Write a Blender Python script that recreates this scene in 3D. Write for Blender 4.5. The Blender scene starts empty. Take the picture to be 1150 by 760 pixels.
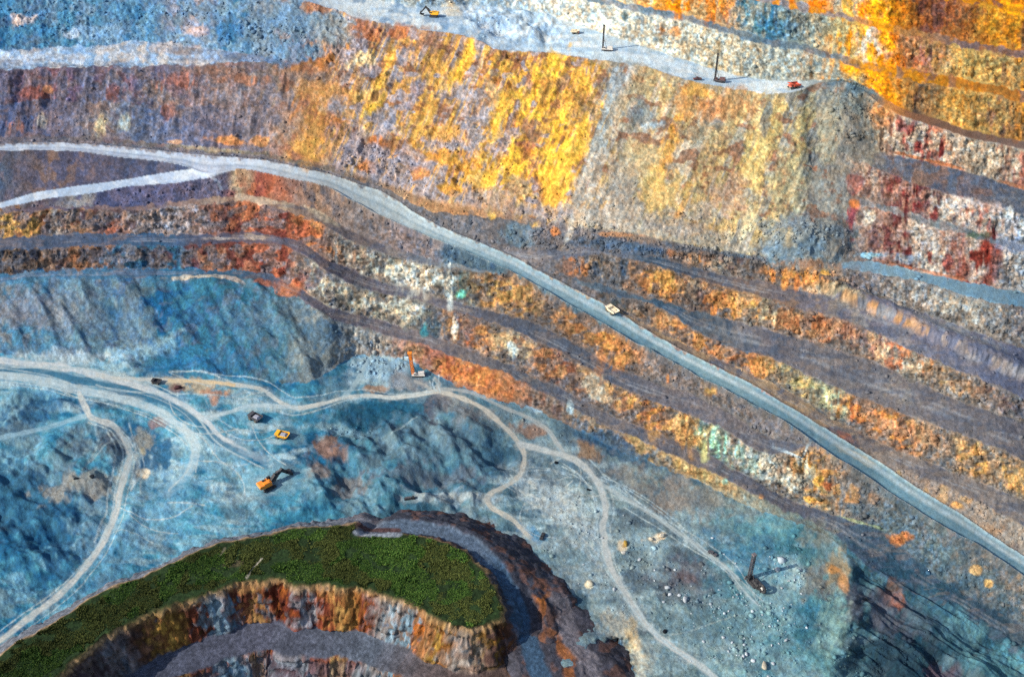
import bpy, math, random
import numpy as np
from mathutils import Vector, Matrix
random.seed(7); RNG = np.random.default_rng(11)
SC = bpy.context.scene; COL = SC.collection
R = math.radians
# ------------------------------------------------------------------ camera
FPX, CX, CY = 1081.0, 575.0, 380.0
CAMZ, PITCH = 430.0, R(36.0)
CP, SP = math.cos(PITCH), math.sin(PITCH)
cam = bpy.data.cameras.new('camera'); cam.lens = 36.0*FPX/1150.0; cam.clip_end = 6000; cam.clip_start = 1
co = bpy.data.objects.new('camera', cam); COL.objects.link(co)
co.location = (0, 0, CAMZ); co.rotation_euler = (R(90)-PITCH, 0, 0); SC.camera = co

# ------------------------------------------------------------------ numeric helpers
def sstep(a, b, x):
    t = np.clip((x-a)/(b-a), 0, 1); return t*t*(3-2*t)
def blur(a, s, axis):
    if s <= 0: return a
    r = int(3*s+1); k = np.exp(-.5*(np.arange(-r, r+1)/s)**2); k /= k.sum()
    pad = [(0, 0)]*a.ndim; pad[axis] = (r, r)
    b = np.pad(a, pad, mode='edge'); out = np.zeros_like(a); n = a.shape[axis]
    for i, w in enumerate(k):
        sl = [slice(None)]*a.ndim; sl[axis] = slice(i, i+n); out += w*b[tuple(sl)]
    return out
TAB = RNG.random((8, 512, 512)).astype(np.float32)
def vn(x, y, seed):
    xi = np.floor(x); yi = np.floor(y); fx = (x-xi).astype(np.float32); fy = (y-yi).astype(np.float32)
    xi = xi.astype(np.int32); yi = yi.astype(np.int32)
    fx = fx*fx*(3-2*fx); fy = fy*fy*(3-2*fy)
    T = TAB[seed % 8]; o = (seed*37) % 512; p = (seed*91) % 512
    x0 = (xi+o) & 511; x1 = (xi+o+1) & 511; y0 = (yi+p) & 511; y1 = (yi+p+1) & 511
    a = T[y0, x0]; b = T[y0, x1]; c = T[y1, x0]; d = T[y1, x1]
    a = a+(b-a)*fx; c = c+(d-c)*fx
    return a+(c-a)*fy
def fbm(x, y, cx, cy, octv=3, seed=0, shear=0.0, ridge=False, gain=.5):
    X = (x+shear*y)/cx; Y = y/cy; tot = 0; amp = 1; out = np.zeros(np.broadcast(x, y).shape, np.float32)
    for o in range(octv):
        n = vn(X, Y, seed+o*3)
        if ridge: n = 1-np.abs(2*n-1)
        out += amp*n; tot += amp; amp *= gain
        X = X*1.93+.37*Y*0+5.2; Y = Y*1.97+3.1
    return out/tot            # 0..1, mean about .5
def lin(c):
    c = np.asarray(c, np.float64)/255.0
    return np.where(c <= .04045, c/12.92, ((c+.055)/1.055)**2.4)

# ------------------------------------------------------------------ survey lines of the pit (x along the wall, y up the wall) : crests and toes of every bench
PX0, PX1, PY0, PY1, ST = -120.0, 1270.0, -100.0, 870.0, 0.84
cx_ = np.arange(PX0, PX1+ST, ST); ry_ = np.arange(PY0, PY1+ST, ST)
NC, NR = len(cx_), len(ry_)
def L(p, s=3.0):
    p = np.array(p, float).reshape(-1, 2)
    y = np.interp(cx_, p[:, 0], p[:, 1])
    # extrapolate linearly past the traced ends
    for e, q, m in ((p[0], p[min(2, len(p)-1)], cx_ < p[0, 0]), (p[-1], p[max(-3, -len(p))], cx_ > p[-1, 0])):
        sl = (q[1]-e[1])/(q[0]-e[0]) if q[0] != e[0] else 0
        y[m] = e[1]+.6*sl*(cx_[m]-e[0])
    return blur(y, s/ST, 0)
W0 = L([-160,395,0,400,60,398,110,402,160,412,210,415,260,422,310,430,350,430,375,415,395,402,420,400,450,402,480,413,500,427,530,438,550,446,600,459,650,482,700,508,750,526,800,547,850,574,880,583,905,590,937,608,974,648,1021,676,1079,702,1113,726,1150,752,1310,865])
B1f = L([-160,320,0,318,53,313,105,314,160,313,200,312,250,313,280,314,300,317,318,325,335,333,370,358,400,366,430,376,450,381,480,389,500,397,550,413,575,422,600,436,625,447,650,461,680,478,700,486,728,497,770,517,800,530,823,541,850,556,880,572,905,583,937,600,974,636,1021,663,1079,689,1113,713,1150,739,1310,850])
B1b = L([-160,312,0,308,53,303,105,302,200,302,250,303,280,304,300,306,318,316,335,323,370,345,400,353,430,361,450,367,480,375,500,383,550,401,575,410,600,424,625,433,650,446,680,463,700,472,728,482,770,500,800,513,823,526,850,540,870,553,897,565,942,580,995,599,1034,632,1060,656,1100,676,1150,702,1310,800])
B2f = L([-160,290,0,280,53,277,105,276,160,277,200,276,250,273,280,272,300,273,318,276,340,283,355,296,370,306,400,321,430,330,450,333,475,341,500,348,525,354,550,361,575,369,600,382,626,395,652,409,678,425,707,440,739,452,770,463,797,474,823,489,845,505,870,511,890,508,905,503,920,504,950,510,1150,600])
B2b = L([-160,278,0,268,53,264,105,261,160,264,200,264,250,262,280,261,300,263,318,266,340,272,355,283,370,293,400,306,430,317,450,321,475,329,500,336,525,342,550,348,575,355,600,362,626,376,652,390,678,406,707,420,739,430,770,441,797,452,823,466,845,482,870,494,890,498,905,498,920,500,1150,600])
B3f = L([-160,245,0,240,53,236,105,234,160,236,200,231,235,228,263,226,280,226,300,229,330,240,350,247,370,257,400,274,430,284,450,290,475,296,500,301,525,304,550,306,565,307,600,310,1150,500])
B3b = L([-160,243,0,238,53,232,105,231,160,232,200,226,235,222,263,219,280,219,300,222,330,230,350,236,370,245,400,262,430,275,450,282,475,289,500,296,525,300,550,303,600,308,1150,500])
Lf = L([-160,262,0,235,53,224,105,218,145,210,197,207,224,202,243,198,263,193,280,190,400,200,1150,500])
Lb = L([-160,255,0,228,39,216,79,210,132,203,184,194,205,191,216,191,228,193,240,195,263,190,280,188,400,200,1150,500])
Mf = L([-160,176,0,171,53,170,92,172,132,178,171,182,205,187,218,192,228,196,240,197,263,193,280,193,306,199,346,207,370,213,398,229,427,245,464,261,490,272,517,282,543,294,569,305,599,321,639,345,678,366,707,384,731,396,760,412,784,425,810,438,839,454,876,473,908,495,937,515,968,534,1008,562,1034,579,1074,603,1100,616,1126,634,1150,650,1310,750])
Mb = L([-160,166,0,163,32,161,66,161,118,164,158,168,197,172,237,176,300,181,340,190,372,197,398,206,427,215,448,227,464,239,490,253,517,265,543,275,580,291,599,302,639,322,673,340,702,356,728,373,770,396,797,409,823,422,850,435,876,451,916,475,950,496,987,519,1034,551,1081,579,1113,602,1150,626,1310,722])
E4c = L([-160,300,960,510,1000,521,1034,535,1060,546,1100,563,1150,590,1310,680])
E3t = L([-160,310,640,325,680,343,702,352,728,366,755,379,778,391,810,405,836,416,850,424,876,435,903,450,929,466,955,482,982,493,1018,509,1060,527,1100,541,1150,562,1310,640])
E3c = L([-160,300,600,302,640,312,665,322,680,328,702,334,728,340,744,347,770,363,797,379,823,391,850,396,876,407,903,420,929,430,960,443,997,459,1034,470,1060,480,1100,494,1129,506,1150,519,1310,590])
E2t = L([-160,300,600,300,620,306,647,312,680,321,702,327,744,337,770,346,797,354,830,362,854,368,880,376,917,387,973,404,1014,421,1063,445,1115,463,1150,474,1310,540])
E2c = L([-160,300,560,287,600,295,620,293,640,289,660,286,680,285,710,291,744,299,770,308,795,316,834,328,896,347,945,359,994,379,1046,403,1098,424,1150,448,1310,505])
E1t = L([-160,300,560,280,600,282,640,279,680,280,710,285,744,291,770,298,813,310,849,315,889,324,924,331,981,337,1021,347,1060,359,1113,379,1150,391,1310,440])
Tf = L([-160,156,0,158,66,156,118,159,158,163,197,167,237,171,300,175,340,185,372,192,398,201,427,209,448,219,464,229,480,236,500,240,530,243,560,245,600,254,640,262,680,268,712,272,755,281,786,283,830,289,860,294,903,301,937,301,995,308,1034,316,1074,329,1150,347,1310,385])
Tb = L([-160,152,0,154,66,152,118,155,158,159,197,164,237,168,300,171,340,181,372,187,398,195,427,203,448,210,464,218,480,224,500,228,530,231,560,234,600,243,640,252,680,258,712,262,755,271,786,277,830,284,860,288,903,294,937,296,960,293,976,294,1013,301,1042,307,1087,317,1150,329,1310,360])
Uf = L([-160,-80,0,-60,200,-30,300,-10,343,1,385,13,398,22,443,29,459,32,517,40,543,50,560,57,589,59,665,67,723,75,770,91,823,101,860,105,884,105,900,102,913,94,940,94,970,105,990,118,1018,133,1050,141,1087,154,1150,168,1310,200])
Ub = L([-160,-110,0,-90,200,-52,300,-25,343,-12,390,-1,430,1,469,9,500,8,530,5,560,8,613,16,665,34,718,51,770,68,823,84,860,90,903,92,913,90,940,91,970,99,990,110,1018,125,1050,133,1087,146,1150,159,1310,190])
g4f = L([-160,-135,0,-110,300,-70,500,-35,600,-13,660,2,718,13,784,27,850,48,890,55,937,67,966,79,1008,87,1050,94,1097,103,1150,114,1310,140])
g4b = L([-160,-143,0,-118,300,-78,500,-43,600,-20,660,-5,718,6,784,20,850,41,890,47,937,59,966,68,1008,76,1050,82,1097,91,1150,102,1310,127])
g5f = L([-160,-185,0,-155,500,-72,750,-20,850,1,881,8,924,17,960,26,997,36,1039,43,1087,55,1150,66,1310,90])
g5b = L([-160,-193,0,-163,500,-80,750,-28,850,-7,881,0,924,9,960,18,997,28,1039,35,1087,47,1150,58,1310,82])
g6f = L([-160,-270,400,-140,800,-58,1000,-16,1084,3,1150,15,1310,40])
g6b = L([-160,-276,400,-148,800,-65,1000,-22,1084,-3,1150,9,1310,34])
TOP = g6b-160
# terrace lines of the far wall; across the long yellow slope they run at constant fractions of its height
def mixx(stops): s = np.array(stops).reshape(-1, 2); return np.interp(cx_, s[:, 0], s[:, 1])
g2fL = L([-160,82,0,79,53,76,105,75,158,75,210,74,237,71,300,70,320,72,340,76]); g2bL = L([-160,60,0,57,79,53,158,47,210,53,263,59,300,63,325,70,340,76])
g2fR = L([960,178,985,190,1034,208,1068,219,1100,227,1150,240,1310,285]); g2bR = L([960,168,985,172,1045,182,1103,198,1150,214,1310,258])
g1fR = L([960,225,1000,238,1024,247,1060,258,1087,264,1126,277,1150,283,1310,330]); g1bR = L([960,218,1000,232,1021,240,1055,248,1087,256,1126,269,1150,276,1310,322])
wl = 1-sstep(310, 360, cx_); wr = sstep(935, 990, cx_)
def fr(f): return Tb+(Uf-Tb)*f
g2f = wl*g2fL+wr*g2fR+(1-wl-wr)*fr(.62); g2b = wl*g2bL+wr*g2bR+(1-wl-wr)*fr(.635)
g1f = (1-wr)*(Tb+(g2f-Tb)*.5)+wr*g1fR; g1b = (1-wr)*(Tb+(g2f-Tb)*.52)+wr*g1bR
NAMES = 'W0 B1f B1b B2f B2b B3f B3b Lf Lb Mf Mb E4c E3t E3c E2t E2c E1t Tf Tb g1f g1b g2f g2b Uf Ub g4f g4b g5f g5b g6f g6b TOP'.split()
LY = [globals()[n].copy() for n in NAMES]
def ln1(c, seed): return fbm(cx_, np.full(NC, seed*7.3), c, 1.0, 2, seed)-.5
for k, n in enumerate(NAMES[:-1]):
    a = {'Mf': .12, 'Mb': .25, 'Lf': .1, 'Lb': .1, 'Ub': .5, 'Tf': .4, 'Tb': .3, 'g1f': .25, 'g1b': .25, 'g2f': .3, 'g2b': .3, 'Uf': .45}.get(n, .8)
    if n not in ('Mf', 'Mb', 'Lf', 'Lb'): LY[k] = LY[k]+a*(4.5*ln1(30, k)+1.6*ln1(9, k+40))
    else: LY[k] = LY[k]+a*4*ln1(9, k)
iM, iMb, iT = NAMES.index('Mf'), NAMES.index('Mb'), NAMES.index('Tf')
for k in range(iM-1, -1, -1): LY[k] = np.maximum(LY[k], LY[k+1])
for k in range(iMb+1, iT): LY[k] = np.minimum(LY[k], LY[iMb])
for k in range(iT-1, iMb, -1): LY[k] = np.maximum(LY[k], LY[k+1])
for k in range(iMb+1, len(LY)): LY[k] = np.minimum(LY[k], LY[k-1])
SLOPE = {  # degrees from each line up to the next one
 'W0':[0,20,250,19,340,22,390,44,840,46,885,24,905,6,940,2,975,36,1310,36], 'B1f':[0,3,1310,3], 'B1b':[0,60,900,58,960,40,1310,38], 'B2f':[0,4,1310,4],
 'B2b':[0,60,680,56,760,40,1310,40], 'B3f':[0,4,1310,4], 'B3b':[0,40,1310,40], 'Lf':[0,1,1310,1], 'Lb':[0,36,1310,36], 'Mf':[0,1.5,1310,1.5],
 'Mb':[0,34,1310,34], 'E4c':[0,5,1310,5], 'E3t':[0,36,620,36,700,54,1310,54], 'E3c':[0,34,610,34,660,6,1310,6], 'E2t':[0,34,620,36,680,55,1310,55],
 'E2c':[0,32,640,30,740,9,1310,8], 'E1t':[0,34,640,34,760,50,1310,48], 'Tf':[0,3,1310,2],
 'Tb':[0,44,300,44,380,37,930,37,990,55,1310,58], 'g1f':[0,44,300,44,380,38,930,38,990,12,1310,8], 'g1b':[0,46,300,46,380,39,930,38,990,54,1310,58],
 'g2f':[0,3,310,4,380,38,930,38,990,8,1310,6], 'g2b':[0,36,300,36,380,41,880,41,920,37,980,42,1010,56,1310,58], 'Uf':[0,2,1310,2],
 'Ub':[0,50,600,52,1310,54], 'g4f':[0,5,1310,5], 'g4b':[0,54,1310,54], 'g5f':[0,5,1310,5], 'g5b':[0,52,1310,52], 'g6f':[0,5,1310,5], 'g6b':[0,45,1310,45]}
def dirs(px, py):
    u = (px-CX)/FPX; v = (py-CY)/FPX
    return u, CP-v*SP, -SP-v*CP
def zfloor(px, py):
    z = np.zeros(np.broadcast(px, py).shape)
    def g(cx, cy, rx, ry, h): return h*np.exp(-(((px-cx)/rx)**2+((py-cy)/ry)**2))
    z = z+g(60, 560, 150, 90, -7)+g(30, 440, 120, 40, 3)+g(430, 470, 60, 22, -7)+g(165, 500, 38, 32, -6)+g(50, 465, 50, 18, -4)
    z = z+g(470, 540, 80, 35, 5)+g(540, 500, 40, 40, 4)+g(330, 520, 30, 26, 4)+g(262, 580, 26, 16, 4)
    # gully east of the drill plateau
    lip = np.interp(py, [560, 584, 602, 620, 640, 670, 690, 705, 740, 900], [890, 905, 929, 947, 955, 960, 957, 945, 937, 930])
    dx = px-lip-(fbm(np.asarray(px)*.5, np.asarray(py)*1.0, 22, 22, 3, 19)-.5)*34
    z = z-7*sstep(-3, 34, dx)*sstep(575, 625, py)-9*sstep(60, 260, dx)*sstep(600, 760, py)+1.8*np.exp(-(dx/9.0)**2)*sstep(580, 620, py)
    # sunken ramp beside the foreground hill
    e = np.sqrt(((px-690)/30.0)**2+((py-752)/38.0)**2); z = z-11*(1-sstep(.35, 1.25, e+.5*(fbm(np.asarray(px), np.asarray(py), 14, 14, 2, 23)-.5)))
    # the nearer, deeper pit in front of the foreground hill
    mid = np.interp(px, [-200, 0, 60, 150, 300, 420, 520, 575, 600, 640], [900, 790, 735, 680, 632, 640, 665, 700, 740, 900])
    z = z-85*sstep(4, 50, py-mid)*(1-sstep(585, 625, px))
    return z
vy = (np.array(LY)-CY)/FPX
u, dy, dz = dirs(cx_[None, :], np.array(LY))
nL = len(LY); Z = np.zeros((nL, NC)); 
Z[0] = zfloor(cx_, LY[0]); s = (Z[0]-CAMZ)/dz[0]
S = [s]
for k in range(nL-1):
    t = np.tan(np.radians(mixx(SLOPE[NAMES[k]])))
    y0 = S[k]*dy[k]; s1 = (Z[k]-t*y0-CAMZ)/(dz[k+1]-t*dy[k+1])
    S.append(s1); Z[k+1] = CAMZ+s1*dz[k+1]
for k in range(1, nL): Z[k] = blur(Z[k], 14/ST, 0)
cm = blur(Z[iM], 55/ST, 0)-Z[iM]
for k in range(1, nL): Z[k] += cm*min(1.0, k/iM)
cm = blur(Z[NAMES.index('Uf')], 40/ST, 0)-Z[NAMES.index('Uf')]; kU = NAMES.index('Uf')
for k in range(iT, nL): Z[k] += cm*min(1.0, (k-iT)/(kU-iT))
for k in range(1, nL):
    gap = LY[k-1]-LY[k]; w = sstep(0, 5, gap)
    s_prev = (Z[k-1]-CAMZ)/dz[k-1]
    Z[k] = w*Z[k]+(1-w)*(CAMZ+s_prev*dz[k])
INV = 1.0/((Z-CAMZ)/dz)
PXg, PYg = np.meshgrid(cx_, ry_)
U, DY, DZ = dirs(PXg, PYg)
inv = np.zeros((NR, NC))
vr = (ry_-CY)/FPX
fl = 1.0/((zfloor(PXg, PYg)-CAMZ)/DZ)
eps = np.arange(nL)*1e-7
for c in range(NC):
    inv[:, c] = np.interp(-vr, -vy[:, c]+eps, INV[:, c])
fm = PYg >= LY[0][None, :]
inv[fm] = fl[fm]
inv = blur(blur(inv, .8, 0), .8, 1)
SS = 1.0/inv
KK = np.full((NR, NC), -1, np.int16)
for k in range(nL): KK += (PYg < LY[k][None, :]).astype(np.int16)
def base_pos(): return np.stack([SS*U, SS*DY, CAMZ+SS*DZ], -1)
P = base_pos()
def normals(P):
    a = np.gradient(P, axis=1); b = np.gradient(P, axis=0)
    n = np.cross(b, a); n /= (np.linalg.norm(n, axis=-1, keepdims=True)+1e-9); return n
Nn = normals(P); Nn[Nn[..., 2] < 0] *= -1
Ns = blur(blur(Nn, 3, 0), 3, 1); Ns /= np.linalg.norm(Ns, axis=-1, keepdims=True)
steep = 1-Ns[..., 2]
MPP = SS/FPX
f32 = np.float32
x = PXg.astype(f32); y = PYg.astype(f32)

# ------------------------------------------------------------------ tracks
def dist_poly(pts, rad):
    """distance (survey units) to a polyline, only evaluated near it; returns (dist, along)"""
    p = np.array(pts, float).reshape(-1, 2)
    # Catmull-Rom densify
    q = []
    for i in range(len(p)-1):
        p0, p1, p2, p3 = p[max(i-1, 0)], p[i], p[i+1], p[min(i+2, len(p)-1)]
        for t in np.linspace(0, 1, 6, endpoint=False):
            q.append(.5*((2*p1)+(-p0+p2)*t+(2*p0-5*p1+4*p2-p3)*t*t+(-p0+3*p1-3*p2+p3)*t**3))
    q.append(p[-1]); q = np.array(q)
    D = np.full((NR, NC), 1e3, f32)
    for a, b in zip(q[:-1], q[1:]):
        x0 = int((min(a[0], b[0])-rad-PX0)/ST); x1 = int((max(a[0], b[0])+rad-PX0)/ST)+2
        y0 = int((min(a[1], b[1])-rad-PY0)/ST); y1 = int((max(a[1], b[1])+rad-PY0)/ST)+2
        x0, y0 = max(x0, 0), max(y0, 0)
        if x1 <= 0 or y1 <= 0 or x0 >= NC or y0 >= NR: continue
        X = x[y0:y1, x0:x1]; Y = y[y0:y1, x0:x1]; d = b-a; l2 = d@d+1e-9
        t = np.clip(((X-a[0])*d[0]+(Y-a[1])*d[1])/l2, 0, 1)
        D[y0:y1, x0:x1] = np.minimum(D[y0:y1, x0:x1], np.hypot(X-a[0]-t*d[0], Y-a[1]-t*d[1]))
    return D
CREAM = (206, 200, 192); PALE = (188, 208, 220); PALER = (205, 214, 222); SAND = (206, 190, 160)
TRACKS = [  # points, half width, colour, opacity, is a real driven track
 ([0,405,39,409,79,414,118,423,158,435,197,451,224,467,250,493,300,519], 4.5, PALER, .85, 1),
 ([-120,402,-60,403,0,405], 4.5, PALER, .85, 1),
 ([-120,418,-60,420,0,421,53,427,87,437,132,446,171,459,200,477,218,498,214,527,190,551], 5.5, PALE, .8, 1),
 ([-120,410,0,413,53,419,105,430,158,442,197,457,224,476,247,497,289,515], 4.6, (62, 116, 150), .9, 1),
 ([110,421,132,425,165,426,197,427,237,429,279,434,296,438,314,451,333,458,359,454,385,447,412,444,443,446,469,443,490,439], 2.8, (200, 206, 206), .9, 1),
 ([190,427,215,428,237,429,262,432], 2.6, (222, 196, 150), .8, 0),
 ([226,470,253,464,279,456,310,456,333,458], 2.8, PALE, .75, 1),
 ([300,444,290,442,275,441,262,446], 1.5, PALE, .4, 0),
 ([385,447,395,437,403,425,411,408], 3.2, (170, 195, 208), .6, 1),
 ([490,439,517,446,543,459,564,477,578,491,587,505,589,517,583,534,567,546,552,553,547,561,554,571,575,583,590,598,600,607], 3.2, (196, 196, 190), .92, 1),
 ([490,439,493,431,488,424], 2.2, (190, 190, 186), .6, 1), ([488,441,476,432,466,428], 1.8, (190, 190, 186), .5, 1),
 ([490,438,504,437,530,441,560,455,589,467,613,481,626,498,634,510], 2.6, (176, 184, 188), .75, 1),
 ([584,498,613,506,636,512,655,523,670,540,678,559,680,580,677,590,680,613,686,636,699,660,715,686,731,707,757,728,786,747,807,764,840,790], 4.0, (192, 200, 204), .92, 1),
 ([672,541,690,552,705,561,739,582,765,600,786,615,818,639,836,663,849,680], 2.4, (180, 190, 194), .6, 1),
 ([89,441,97,459,103,469,126,477,139,493,145,509,142,527,134,554,129,580,113,613,92,641,66,668,32,694,0,719,-60,762], 4.0, (196, 202, 204), .88, 1),
 ([133,484,147,504,155,525,147,550], 1.8, (186, 196, 200), .6, 0), ([106,474,110,498,100,522], 2.2, (150, 180, 196), .5, 0),
 ([95,467,53,480,16,488,-40,500], 3.0, (160, 195, 216), .6, 1), ([130,493,112,510,98,525], 1.4, (170, 190, 200), .4, 0),
 ([589,517,606,505,632,508], 1.2, (170, 190, 196), .4, 0), ([582,536,610,548,640,575,668,605,680,620], 2.0, (184, 196, 202), .55, 0),
 ([575,545,600,556,618,572,650,600,676,628], 1.4, (184, 196, 202), .5, 0), ([590,545,640,554,690,560,720,566], .9, (184, 196, 202), .4, 0),
 ([618,520,640,512,652,528,650,546,640,550], .9, (190, 200, 200), .5, 0), ([600,560,640,590,675,640,700,672], 1.3, (176, 190, 198), .35, 0),
 ([440,494,455,481,468,474], 1.4, (160, 186, 200), .6, 0), ([548,560,520,556,490,556,470,553], 4.5, (166, 178, 186), .5, 0), ([520,548,490,552,465,552,450,549],2,(160,180,195),.4,0),
 ([735,709,760,712,800,700,830,690], 1.0, (170, 186, 190), .4, 0), ([635,605,660,622,690,655,705,672], 2.5, (150, 165, 176), .4, 0),
 ([237,199,244,204,248,212], 2.0, (170, 180, 195), .6, 0), ([869,502,885,508,900,513,907,500], 2.0, (190, 200, 208), .75, 0),
]
TRACKS0 = list(TRACKS)
for ti, nst in ((0, 3), (2, 5), (5, 2), (7, 2), (10, 4), (13, 3), (14, 6), (15, 4), (16, 5), (4, 2)):
    p = np.array(TRACKS0[ti][0], float).reshape(-1, 2)
    for j in range(nst):
        tt = np.linspace(0, 1, len(p)); off = (RNG.uniform(-1, 1)*9+7*np.sin(tt*RNG.uniform(2, 7)+RNG.uniform(0, 6)))
        d_ = np.gradient(p, axis=0); d_ /= np.linalg.norm(d_, axis=1, keepdims=True)+1e-6
        q_ = p+np.c_[-d_[:, 1], d_[:, 0]]*off[:, None]
        a_ = RNG.integers(0, max(1, len(p)//3)); b_ = RNG.integers(max(a_+3, len(p)*2//3), len(p)+1)
        if b_-a_ >= 3: TRACKS.append((list(q_[a_:b_].ravel()), RNG.uniform(.6, 1.2), (184, 204, 214), RNG.uniform(.4, .75), 0))
for j in range(26):
    cx0, cy0 = [(610, 560), (640, 590), (270, 500), (230, 480), (620, 540), (160, 580)][j % 6]; a_ = RNG.uniform(-.2, 1.0); ln_ = RNG.uniform(20, 50); cv = RNG.uniform(-.6, .6)
    x0, y0 = cx0+RNG.normal()*26, cy0+RNG.normal()*16; q_ = []
    for t in np.linspace(-1, 1, 5): q_ += [x0+ln_*t*math.cos(a_+cv*t), y0+ln_*t*math.sin(a_+cv*t)*.75]
    TRACKS.append((q_, RNG.uniform(.5, .9), (190, 206, 214), RNG.uniform(.4, .7), 0))
roadband = ((KK == NAMES.index('Mf')) | (KK == NAMES.index('Lf'))) 
road = blur(blur(roadband.astype(f32), 1.2, 0), 1.2, 1)
road = np.where((LY[iM]-LY[iMb])[None, :] > 3, road, 0)
troad = ((KK == iT) & (x > 925)).astype(f32); troad = blur(blur(troad, 1.2, 0), 1.2, 1)*sstep(925, 960, x)
ub = ((KK == NAMES.index('Uf'))).astype(f32)
trackmask = np.zeros((NR, NC), f32); trackwide = np.zeros((NR, NC), f32); TD = []; wob2 = fbm(x, y, 7, 4, 3, 8)
FADE = {(300, 519): (300, 519, 60), (190, 551): (190, 551, 70), (289, 515): (289, 515, 34), (849, 680): (849, 680, 50), (600, 607): (600, 607, 12)}
wob = (fbm(x, y, 9, 9, 2, 3)-.5)
for pts, hw, c, op, real in TRACKS:
    hw = hw*.84
    D = dist_poly(pts, hw*3+6)+wob*hw*.8
    m = 1-sstep(hw*.7, hw*1.25, D)
    if (pts[-2], pts[-1]) in FADE:
        ex, ey, er = FADE[(pts[-2], pts[-1])]; fd = sstep(0, er, np.hypot(x-ex, y-ey)); m = m*fd
    rut = np.exp(-((D/hw-.42)/.16)**2)
    TD.append((m, c, op, rut, (1-sstep(hw*.6, hw*3.4, D))*sstep(.35, .7, wob2)*.35))
    if real: trackwide = np.maximum(trackwide, 1-sstep(hw*1.1, hw*1.5+14, D))
    if real: trackmask = np.maximum(trackmask, 1-sstep(hw*.9, hw*2.0, D))

# ------------------------------------------------------------------ relief
floorish = (KK < 0)
fl_s = blur(blur(floorish.astype(f32), 3, 0), 3, 1)
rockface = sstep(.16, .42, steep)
ywall = sstep(335, 400, x)*(1-sstep(930, 985, x))*((KK >= NAMES.index('Tb')) & (KK < NAMES.index('Uf')))
ywall = blur(blur(ywall.astype(f32), 2, 0), 2, 1)
spoil = blur(blur(((KK == 0) & (x < 385)).astype(f32), 6, 0), 6, 1)*(1-sstep(350, 395, x))
def ell(cx, cy, rx, ry, soft=.35): 
    d = np.sqrt(((x-cx)/rx)**2+((y-cy)/ry)**2); return 1-sstep(1-soft, 1+soft, d)
st1 = fbm(x, y, 9, 80, 3, 5, .42); stw = fbm(x, y, 17, 150, 3, 6, .42); gmod = .35+1.3*fbm(x, y, 60, 30, 2, 77); st2 = fbm(x, y, 5, 17, 3, 9, .12); rg = fbm(x, y, 11, 13, 3, 12, ridge=True); f4 = fbm(x, y, 4.2, 4.2, 3, 21)
f14 = fbm(x, y, 15, 12, 3, 30); f40 = fbm(x, y, 44, 30, 4, 40); rib = fbm(x, y, 7, 30, 2, 15, .06, ridge=True)
h = rockface*(1-ywall)*gmod*(1-.5*(1-sstep(310, 360, x))*(y < Mb[None, :]))*((rib-.55)*.8+(rg-.55)*2.0+(f4-.5)*1.7+(st2-.5)*1.4+(fbm(x, y, 13, 4.5, 3, 78, .3)-.5)*3.0+(np.floor(fbm(x, y, 8, 6, 2, 88, .2)*7)/7-.5)*2.2)
crag = sstep(.46, .62, fbm(x, y, 24, 18, 3, 79))
h += ywall*(1-.55*sstep(640, 690, x))*((st1-.5)*1.3+(stw-.5)*1.2+(f40-.5)*6+(fbm(x, y, 3.2, 34, 2, 75, .42)-.5)*.5+(f14-.5)*1.2+(f4-.5)*.9+(fbm(x, y, 15, 62, 3, 76, .42, ridge=True)-.55)*3.6+crag*((rg-.55)*3.4+(f4-.5)*1.6+(f14-.5)*1.6))
flat = 1-rockface
h += flat*((f4-.5)*.7+(f14-.5)*.8)
# erosion fan relief of spoil and the lumpy pit floor, straight up
zz = spoil*((blur(blur(fbm(x, y, 40, 46, 3, 50, -.6, ridge=True), 2, 0), 2, 1)-.5)*10+(fbm(x, y, 18, 34, 3, 53, -.5)-.5)*5+(f14-.5)*1.5)
lump = fl_s*(.5+1.6*ell(470, 525, 110, 62)+1.2*ell(40, 560, 110, 95)+.2*ell(1060, 720, 140, 90)+.8*ell(340, 550, 60, 40)+.7*ell(60, 462, 70, 22)-.25*ell(760, 640, 140, 120))
lump = np.maximum(lump, 0)
zz += lump*((f40-.5)*8+(fbm(x, y, 26, 20, 3, 61, -.4)-.5)*4.0+(fbm(x, y, 26, 34, 2, 64, -.5, ridge=True)-.5)*1.2+(f14-.5)*.8)
upslope = ((KK == NAMES.index('g2b')) & (x < 400)).astype(f32)*(1-sstep(370, 410, x))
zz += upslope*((rg-.5)*1.5+(f4-.5)*2.2)
dumpm = blur(blur(ub, 2, 0), 2, 1)*sstep(500, 530, x)*(1-sstep(610, 660, x))*(.35+.65*sstep(8, 22, Uf[None, :]-y)); zz += dumpm*((f14-.45)*9+(fbm(x, y, 22, 9, 3, 66, .8)-.5)*5)
l15 = np.interp(cx_, [900, 924, 966, 1000, 1028, 1080, 1150, 1270], [318, 326, 343, 356, 370, 394, 424, 470])[None, :]+(fbm(x, y, 12, 40, 2, 311)-.5)*5
d15 = l15-y; w15 = sstep(905, 930, x)
zz += 4.5*w15*sstep(-5, 4, d15)*(1-sstep(7, 24, d15)); face15 = w15*np.exp(-((d15-.5)/4.5)**2)
h += face15*((rg-.55)*2.4+(f4-.5)*1.8)
pile = np.maximum(0, 1-np.hypot((x-948)/44, (y-128)/52)); pile2 = np.maximum(0, 1-np.hypot((x-905)/52, (y-272)/34)); pile3 = np.maximum(0, 1-np.hypot((x-655)/34, (y-240)/22))
h += (11*pile+11*pile2)*(.7+.6*f14)+6*pile3+4*np.maximum(0, 1-np.hypot((x-570)/28, (y-218)/18))
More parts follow.
